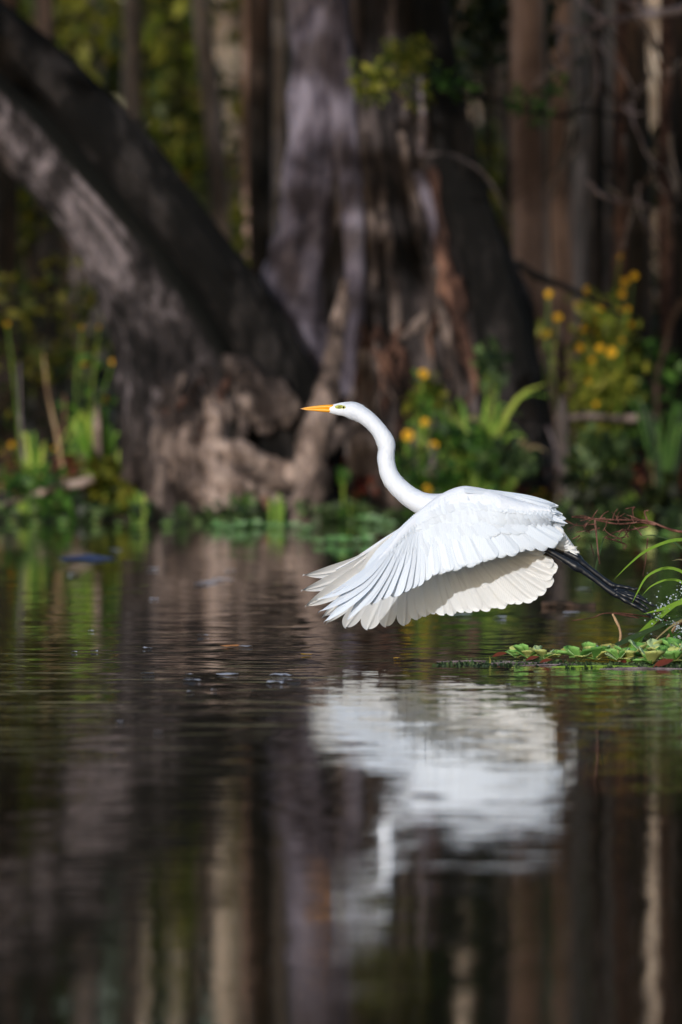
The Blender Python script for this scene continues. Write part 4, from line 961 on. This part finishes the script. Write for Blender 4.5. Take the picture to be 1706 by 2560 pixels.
def near_base(i):
    if i < 10: return poly_at([(985, 1352), (1048, 1288)], i / 9)
    return poly_at([(1054, 1284), (1110, 1258), (1180, 1240), (1225, 1250)], (i - 10) / (len(near_tips) - 11))
wingN = empty('wing', W(1120, 1250, BD)); wingN.parent = EG; wingN.location = W(1120, 1250, BD - .05) - BO
tag(wingN, 'near wing showing its white upper side')
mb = MB()
for i, (x, y, bd, w) in enumerate(near_tips):
    bx, by = near_base(i); x += rnd.uniform(-3, 3); y += rnd.uniform(-3.5, 3.5); w *= rnd.uniform(.9, 1.1)
    feather(mb, W(bx, by, dn_near(bx, by) + .006), W(x, y, dn_near(x, y) + .004 * (i % 2)), w * 1.12 * SP, -bd * SP, NN, roll=-.0068, camber=.09, tipf=.84 if i > 3 else .5, point=.3 if i > 3 else .9, curl=.03 if i < 4 else .01, n=20, arch=.004 + .0014 * min(i, 10), shaft=.0018)
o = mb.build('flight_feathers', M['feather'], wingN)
covr = [(.60, 31, .008, 16), (.47, 27, .012, 14)]
mb = MB()
for ri, (fr, w, lift, n) in enumerate(covr):
    cnt = 44 if ri == 0 else 50
    for j in range(cnt):
        u = (j + (.5 if ri % 2 else 0)) / cnt * (len(near_tips) - 1); i = int(u); f = u - i
        i2 = min(i + 1, len(near_tips) - 1)
        if u < .6: continue
        bx, by = lerp2(near_base(i), near_base(i2), f); tx = near_tips[i][0] + (near_tips[i2][0] - near_tips[i][0]) * f; ty = near_tips[i][1] + (near_tips[i2][1] - near_tips[i][1]) * f
        fr2 = fr * (1 + .05 * math.sin(u * 1.3)) * (.62 + .38 * min(1, u / 10))
        bq = near_tips[i][2] + (near_tips[i2][2] - near_tips[i][2]) * f; LL = math.hypot(tx - bx, ty - by)
        cx, cy = bx + .6 * (tx - bx) + (ty - by) / LL * bq, by + .6 * (ty - by) - (tx - bx) / LL * bq
        px, py = [b_ * (1 - fr2) ** 2 + c_ * 2 * fr2 * (1 - fr2) + t_ * fr2 ** 2 for b_, c_, t_ in ((bx, cx, tx), (by, cy, ty))]
        px += rnd.uniform(-4, 4); py += rnd.uniform(-4, 4)
        b0 = W(bx, by, dn_near(bx, by) - lift + .012); t0 = W(px, py, dn_near(px, py) - lift * .7)
        feather(mb, b0, t0, w * 1.15 * SP, 6 * SP, NN, roll=-.0032, camber=.06, n=10, tipf=.7, curl=.004, shaft=.0006, base_w=.7, arch=.005 + .013 * min(1, u / 14))
# long pointed tertials and scapulars over the rump
for (bx, by, tx, ty, w) in [(1200, 1235, 1416, 1297, 24), (1190, 1232, 1408, 1285, 20), (1215, 1240, 1414, 1312, 26), (1180, 1228, 1397, 1264, 18), (1170, 1225, 1392, 1274, 20), (1170, 1224, 1374, 1264, 18), (1160, 1224, 1352, 1262, 18), (1150, 1222, 1330, 1256, 18), (1210, 1245, 1410, 1325, 28), (1200, 1250, 1400, 1338, 28), (1190, 1232, 1385, 1290, 22), (1180, 1240, 1375, 1310, 26), (1170, 1240, 1350, 1300, 26), (1160, 1238, 1320, 1290, 26), (1230, 1250, 1399, 1300, 22), (1220, 1250, 1404, 1318, 24), (1140, 1222, 1300, 1262, 24), (1130, 1224, 1290, 1280, 26), (1120, 1230, 1250, 1285, 28), (1100, 1240, 1215, 1290, 28), (1150, 1240, 1290, 1310, 28), (1130, 1250, 1250, 1320, 28)]:
    if tx < 1340: continue
    dd = BD - .075 - .05 * (1 - (tx - 1200) / 220)
    feather(mb, W(bx, by, dd - .02), W(tx, ty, BD - .085 + .05 * (tx - 1290) / 100), w * SP, -9 * SP, (.1, -.7, .7), roll=-.002, camber=.07, n=14, tipf=.6, point=.9 if w < 24 else .3, curl=.0, shaft=.0006, base_w=.8)
    if w < 24:
        for k in range(4): feather(mb, W(tx - 40, ty - 8 + k * 3, dd), W(tx + rnd.uniform(-6, 4), ty + rnd.uniform(-5, 7), BD - .08 + .05 * (tx - 1290) / 100), 5 * SP, 0, (.1, -.8, .6), n=6, tipf=.3, point=.9, shaft=0)
for k in range(26):
    f = k / 25; ex, ey = lerp2((1376, 1263), (1418, 1312), f); bx, by = ex - rnd.uniform(60, 90), ey - rnd.uniform(8, 26); L = rnd.uniform(-16, 6)
    feather(mb, W(bx, by, BD - .085), W(ex + L, ey + L * .3 + rnd.uniform(-3, 3), BD - .07), rnd.uniform(7, 13) * SP, rnd.uniform(-7, 7) * SP, (.1, -.8, .6), roll=rnd.uniform(-.001, .001), n=10, tipf=.45, point=.9, shaft=.0004, curl=rnd.uniform(-.01, .005))
o = mb.build('covert_feathers', M['feather'], wingN)
# the fleshy leading edge: shoulder, forearm, hand
mb = MB()
Lc = catmull([(1372, 1266), (1330, 1256), (1290, 1246), (1255, 1235), (1216, 1223), (1185, 1217), (1158, 1215), (1128, 1223), (1097, 1239), (1068, 1260), (1041, 1283), (1005, 1320), (963, 1374), (919, 1422), (874, 1457), (830, 1482)], 90)
Mc = catmull([(1385, 1290), (1350, 1302), (1300, 1308), (1262, 1310), (1225, 1312), (1190, 1314), (1160, 1314), (1128, 1316), (1100, 1320), (1074, 1326), (1046, 1338), (1015, 1358), (985, 1388), (945, 1422), (895, 1452), (835, 1484)], 90)
vrow = [-.25, -.12, 0, .04, .1, .18, .28, .4, .52, .64, .76, .88, 1.0]
def sheet(u, v):
    f = u * 90; i = min(int(f), 89); f -= i
    lx, ly = [Lc[i][q] * (1 - f) + Lc[i + 1][q] * f for q in (0, 1)]; mx_, my_ = [Mc[i][q] * (1 - f) + Mc[i + 1][q] * f for q in (0, 1)]
    th = .030 * (1 - u) ** .7 + .004
    if v < 0:
        px, py = lx - (mx_ - lx) * v * .35, ly - (my_ - ly) * v * .35; dep = dn_near(px, py) + (.012 - v * .10) * min(1, 2.2 * (1 - u))
    else:
        px, py = lx + (mx_ - lx) * v, ly + (my_ - ly) * v
        prof = math.sqrt(max(0, 1 - (1 - min(1, v / .4)) ** 2)) * (1 - .95 * max(0, (v - .4) / .6) ** 1.3)
        dep = dn_near(px, py) + .012 * (1 - v) - th * prof - .010 * (1 - v)
        dep += .0025 * noise.noise(Vector((px * .05, py * .05, 0)))
    return W(px, py, dep)
vs = [sheet(i / 90, v) for i in range(91) for v in vrow]
k = len(vrow)
mb.add(vs, [(i * k + j, (i + 1) * k + j, (i + 1) * k + j + 1, i * k + j + 1) for i in range(90) for j in range(k - 1)])
mb.build('leading_edge', M['plumage'], wingN)
mb = MB()        # small overlapping coverts lying on the forearm
for ri, (v0, dv, w, cnt) in enumerate([(.78, .62, 23, 46), (.60, .50, 21, 50), (.43, .42, 18, 54), (.28, .34, 15, 56)]):
    for j in range(cnt):
        u = (j + .5 * (ri % 2)) / cnt * .88 + .01; u2 = u - .012 * (1 if u < .5 else .3) + rnd.uniform(-.004, .004); vv = v0 + dv * rnd.uniform(.9, 1.1)
        b0 = sheet(u, v0 - .12); t0 = sheet(u2, min(vv, 1))
        if vv > 1: t0 = t0 + (sheet(u2, 1) - sheet(u2, .9)) * (vv - 1) * 10 * .8
        feather(mb, b0 + Vector((0, .001, 0)), t0 + Vector((0, -.0045, 0)), w * (1.2 - .5 * u) * SP, 2 * SP, NN, roll=-.0008, camber=.05, n=8, tipf=.6, curl=0, shaft=0, base_w=.8)
mb.build('small_coverts', M['feather'], wingN)

# far wing, its underside towards us
far_tips = [(764, 1427, 52, 42), (757, 1466, 48, 44), (764, 1505, 36, 44), (805, 1532, 26, 42), (816, 1552, 18, 38), (868, 1562, 10, 38), (922, 1565, 6, 40), (968, 1563, 2, 40), (1015, 1558, 0, 38), (1046, 1542, -2, 36),
 (1068, 1538, -4, 34), (1092, 1532, -4, 34), (1116, 1530, -5, 32), (1141, 1530, -5, 32), (1162, 1524, -6, 32), (1183, 1521, -6, 32), (1204, 1518, -8, 32), (1227, 1515, -8, 32), (1249, 1512, -9, 32), (1270, 1512, -10, 32), (1293, 1500, -12, 34), (1315, 1497, -12, 32), (1336, 1493, -14, 32), (1350, 1484, -14, 32), (1370, 1472, -14, 32), (1387, 1450, -14, 34), (1390, 1430, -12, 34), (1401, 1412, -8, 30), (1388, 1402, -6, 28)]
def far_base(i):
    if i < 10: return poly_at([(975, 1350), (1040, 1318)], i / 9)
    return poly_at([(1050, 1318), (1120, 1330), (1185, 1340), (1235, 1362)], (i - 10) / (len(far_tips) - 11))
wingF = empty('wing', (0, 0, 0)); wingF.parent = EG; wingF.location = W(1120, 1300, BD + .05) - BO; tag(wingF, 'far wing showing its shaded underside')
mb = MB()
for i, (x, y, bd, w) in enumerate(far_tips):
    bx, by = far_base(i); x += rnd.uniform(-3, 3); y += rnd.uniform(-4, 4); w *= rnd.uniform(.88, 1.1)
    feather(mb, W(bx, by, dn_far(bx, by)), W(x, y, dn_far(x, y) + .003 * (i % 2)), w * 1.15 * SP, -bd * SP, NF, roll=.0075, camber=-.07, tipf=.86 if i > 4 else .6, point=.3 if i > 4 else .9, n=20, curl=-.02, shaft=.003)
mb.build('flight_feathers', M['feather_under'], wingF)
mb = MB()
for ri, (fr, w, lift) in enumerate([(.52, 30, .010), (.36, 26, .018), (.2, 24, .024)]):
    for j in range(44):
        u = j / 44 * (len(far_tips) - 1); i = int(u); f = u - i; i2 = i + 1
        if u < 2: continue
        bx, by = lerp2(far_base(i), far_base(i2), f); tx = far_tips[i][0] + (far_tips[i2][0] - far_tips[i][0]) * f; ty = far_tips[i][1] + (far_tips[i2][1] - far_tips[i][1]) * f
        px, py = lerp2((bx, by), (tx, ty), fr + rnd.uniform(-.02, .02))
        feather(mb, W(bx, by, dn_far(bx, by) - lift), W(px, py, dn_far(px, py) - lift * .7), w * 1.15 * SP, 0, NF, roll=.003, camber=.05, n=9, tipf=.7, curl=.0, shaft=.0006, base_w=.7)
mb.build('covert_feathers', M['feather_under'], wingF)
mb = MB(); pxtube(mb, [(a, b, c, dn_far(a, b) - .01) for a, b, c in [(1180, 1330, 30), (1100, 1312, 26), (1050, 1305, 18), (1010, 1325, 10), (960, 1352, 6), (900, 1390, 4), (840, 1424, 2)]], BD, 50, 16)
mb.build('leading_edge', M['plumage'], wingF)
# tail and rump
mb = MB()
for k in range(9):
    f = k / 8; tx, ty = 1452 - 16 * f + rnd.uniform(-3, 3), 1362 + 26 * f - 6 * (1 - f)
    feather(mb, W(1300 + 8 * f, 1322 + 18 * f, BD - .01 + .01 * k * .3), W(1410 + 34 * f, 1334 + 48 * f, BD - .05 + .012 * k), 30 * SP, -10 * SP, (-.1, -.95, .1), roll=.003, camber=.06, n=14, tipf=.75, base_w=.6)
for k in range(18):
    f = rnd.random(); x, y = 1428 + 12 * f, 1366 + 18 * f; feather(mb, W(x - 14, y - 4, BD - .03), W(x + rnd.uniform(4, 14), y + rnd.uniform(-6, 6), BD - .03), 3.2 * SP, 0, (0, -1, 0), n=5, tipf=.2, point=.9, shaft=0)
mb.build('tail', M['feather_under'], EG)
mb = MB()       # thigh and belly plumes above the legs
for k in range(16):
    f = k / 15; feather(mb, W(1240 + 30 * f, 1330 + 14 * f, BD - .045 + .08 * f), W(1330 + 46 * f + rnd.uniform(-8, 8), 1366 + 10 * f + rnd.uniform(-6, 8), BD - .04 + .07 * f), 26 * SP, 6 * SP, (0, -1, -.2), n=10, roll=.002, camber=.06)
mb.build('belly_plumes', M['plumage'], EG)

def leg(near):
    m = MB(); y = -.03 if near else .03; D = BD + y
    if near:
        T1 = [(1325, 1352, 12), (1362, 1371, 9.5), (1400, 1392, 9), (1425, 1407, 11), (1440, 1417, 13), (1455, 1425, 10), (1480, 1443, 8.2), (1505, 1462, 7.6), (1528, 1479, 9), (1542, 1487, 10)]
        toes = [[(1538, 1485, 8), (1562, 1500, 7.5), (1590, 1515, 6.5), (1612, 1528, 5.5), (1625, 1538, 4.6), (1636, 1547, 1.5)],
                [(1540, 1480, 7), (1568, 1492, 6.4), (1592, 1502, 5.6), (1612, 1516, 4.6), (1622, 1524, 3)],
                [(1543, 1478, 6), (1575, 1488, 6), (1600, 1496, 5.4), (1618, 1506, 4.6), (1634, 1514, 3.6), (1644, 1518, 1)],
                [(1532, 1480, 6), (1545, 1474, 6), (1565, 1484, 5), (1585, 1492, 4.6), (1600, 1499, 1.5)]]
    else:
        T1 = [(1325, 1345, 13), (1360, 1365, 11), (1400, 1376, 10.5), (1428, 1387, 12), (1444, 1396, 13), (1456, 1407, 10), (1480, 1426, 8), (1505, 1445, 7.6), (1525, 1460, 9), (1538, 1467, 9)]
        toes = [[(1532, 1464, 7), (1550, 1466, 6), (1572, 1470, 5.4), (1588, 1474, 4.6), (1593, 1471, 2.6), (1598, 1474, 1)],
                [(1535, 1468, 7), (1558, 1477, 6.4), (1580, 1487, 5.4), (1600, 1491, 4.6), (1616, 1499, 1.2)],
                [(1530, 1462, 6), (1548, 1471, 5.4), (1575, 1481, 5), (1598, 1494, 4.2), (1610, 1497, 2)],
                [(1528, 1466, 6), (1545, 1478, 5), (1570, 1490, 4.6), (1590, 1506, 4), (1602, 1515, 1.5)]]
    pxtube(m, [(a, b, c * .86) for a, b, c in T1], D, 60, 14, knob=.12, kf=60)
    m.build('leg', M['leg_black'], EG)
    for j, t in enumerate(toes):
        # toes with knuckle swellings
        dd = D + (j - 1.5) * .008; m = MB(); d = catmull([(a, b, c) for a, b, c in t], 40)
        pts = [(a, b, c * .8 * (1 + .16 * math.sin(i * .9)), dd) for i, (a, b, c) in enumerate(d)]
        pxtube(m, pts[::2], D, 40, 10, knob=.15, kf=80, seed=j)
        m.build('toe', M['leg_black'], legs_parent(near))
_lp = {}
def legs_parent(near):
    return [o for o in EG.children if o.name.startswith('leg')][0 if near else -1]
leg(True); leg(False)
print('objects', len(bpy.data.objects))
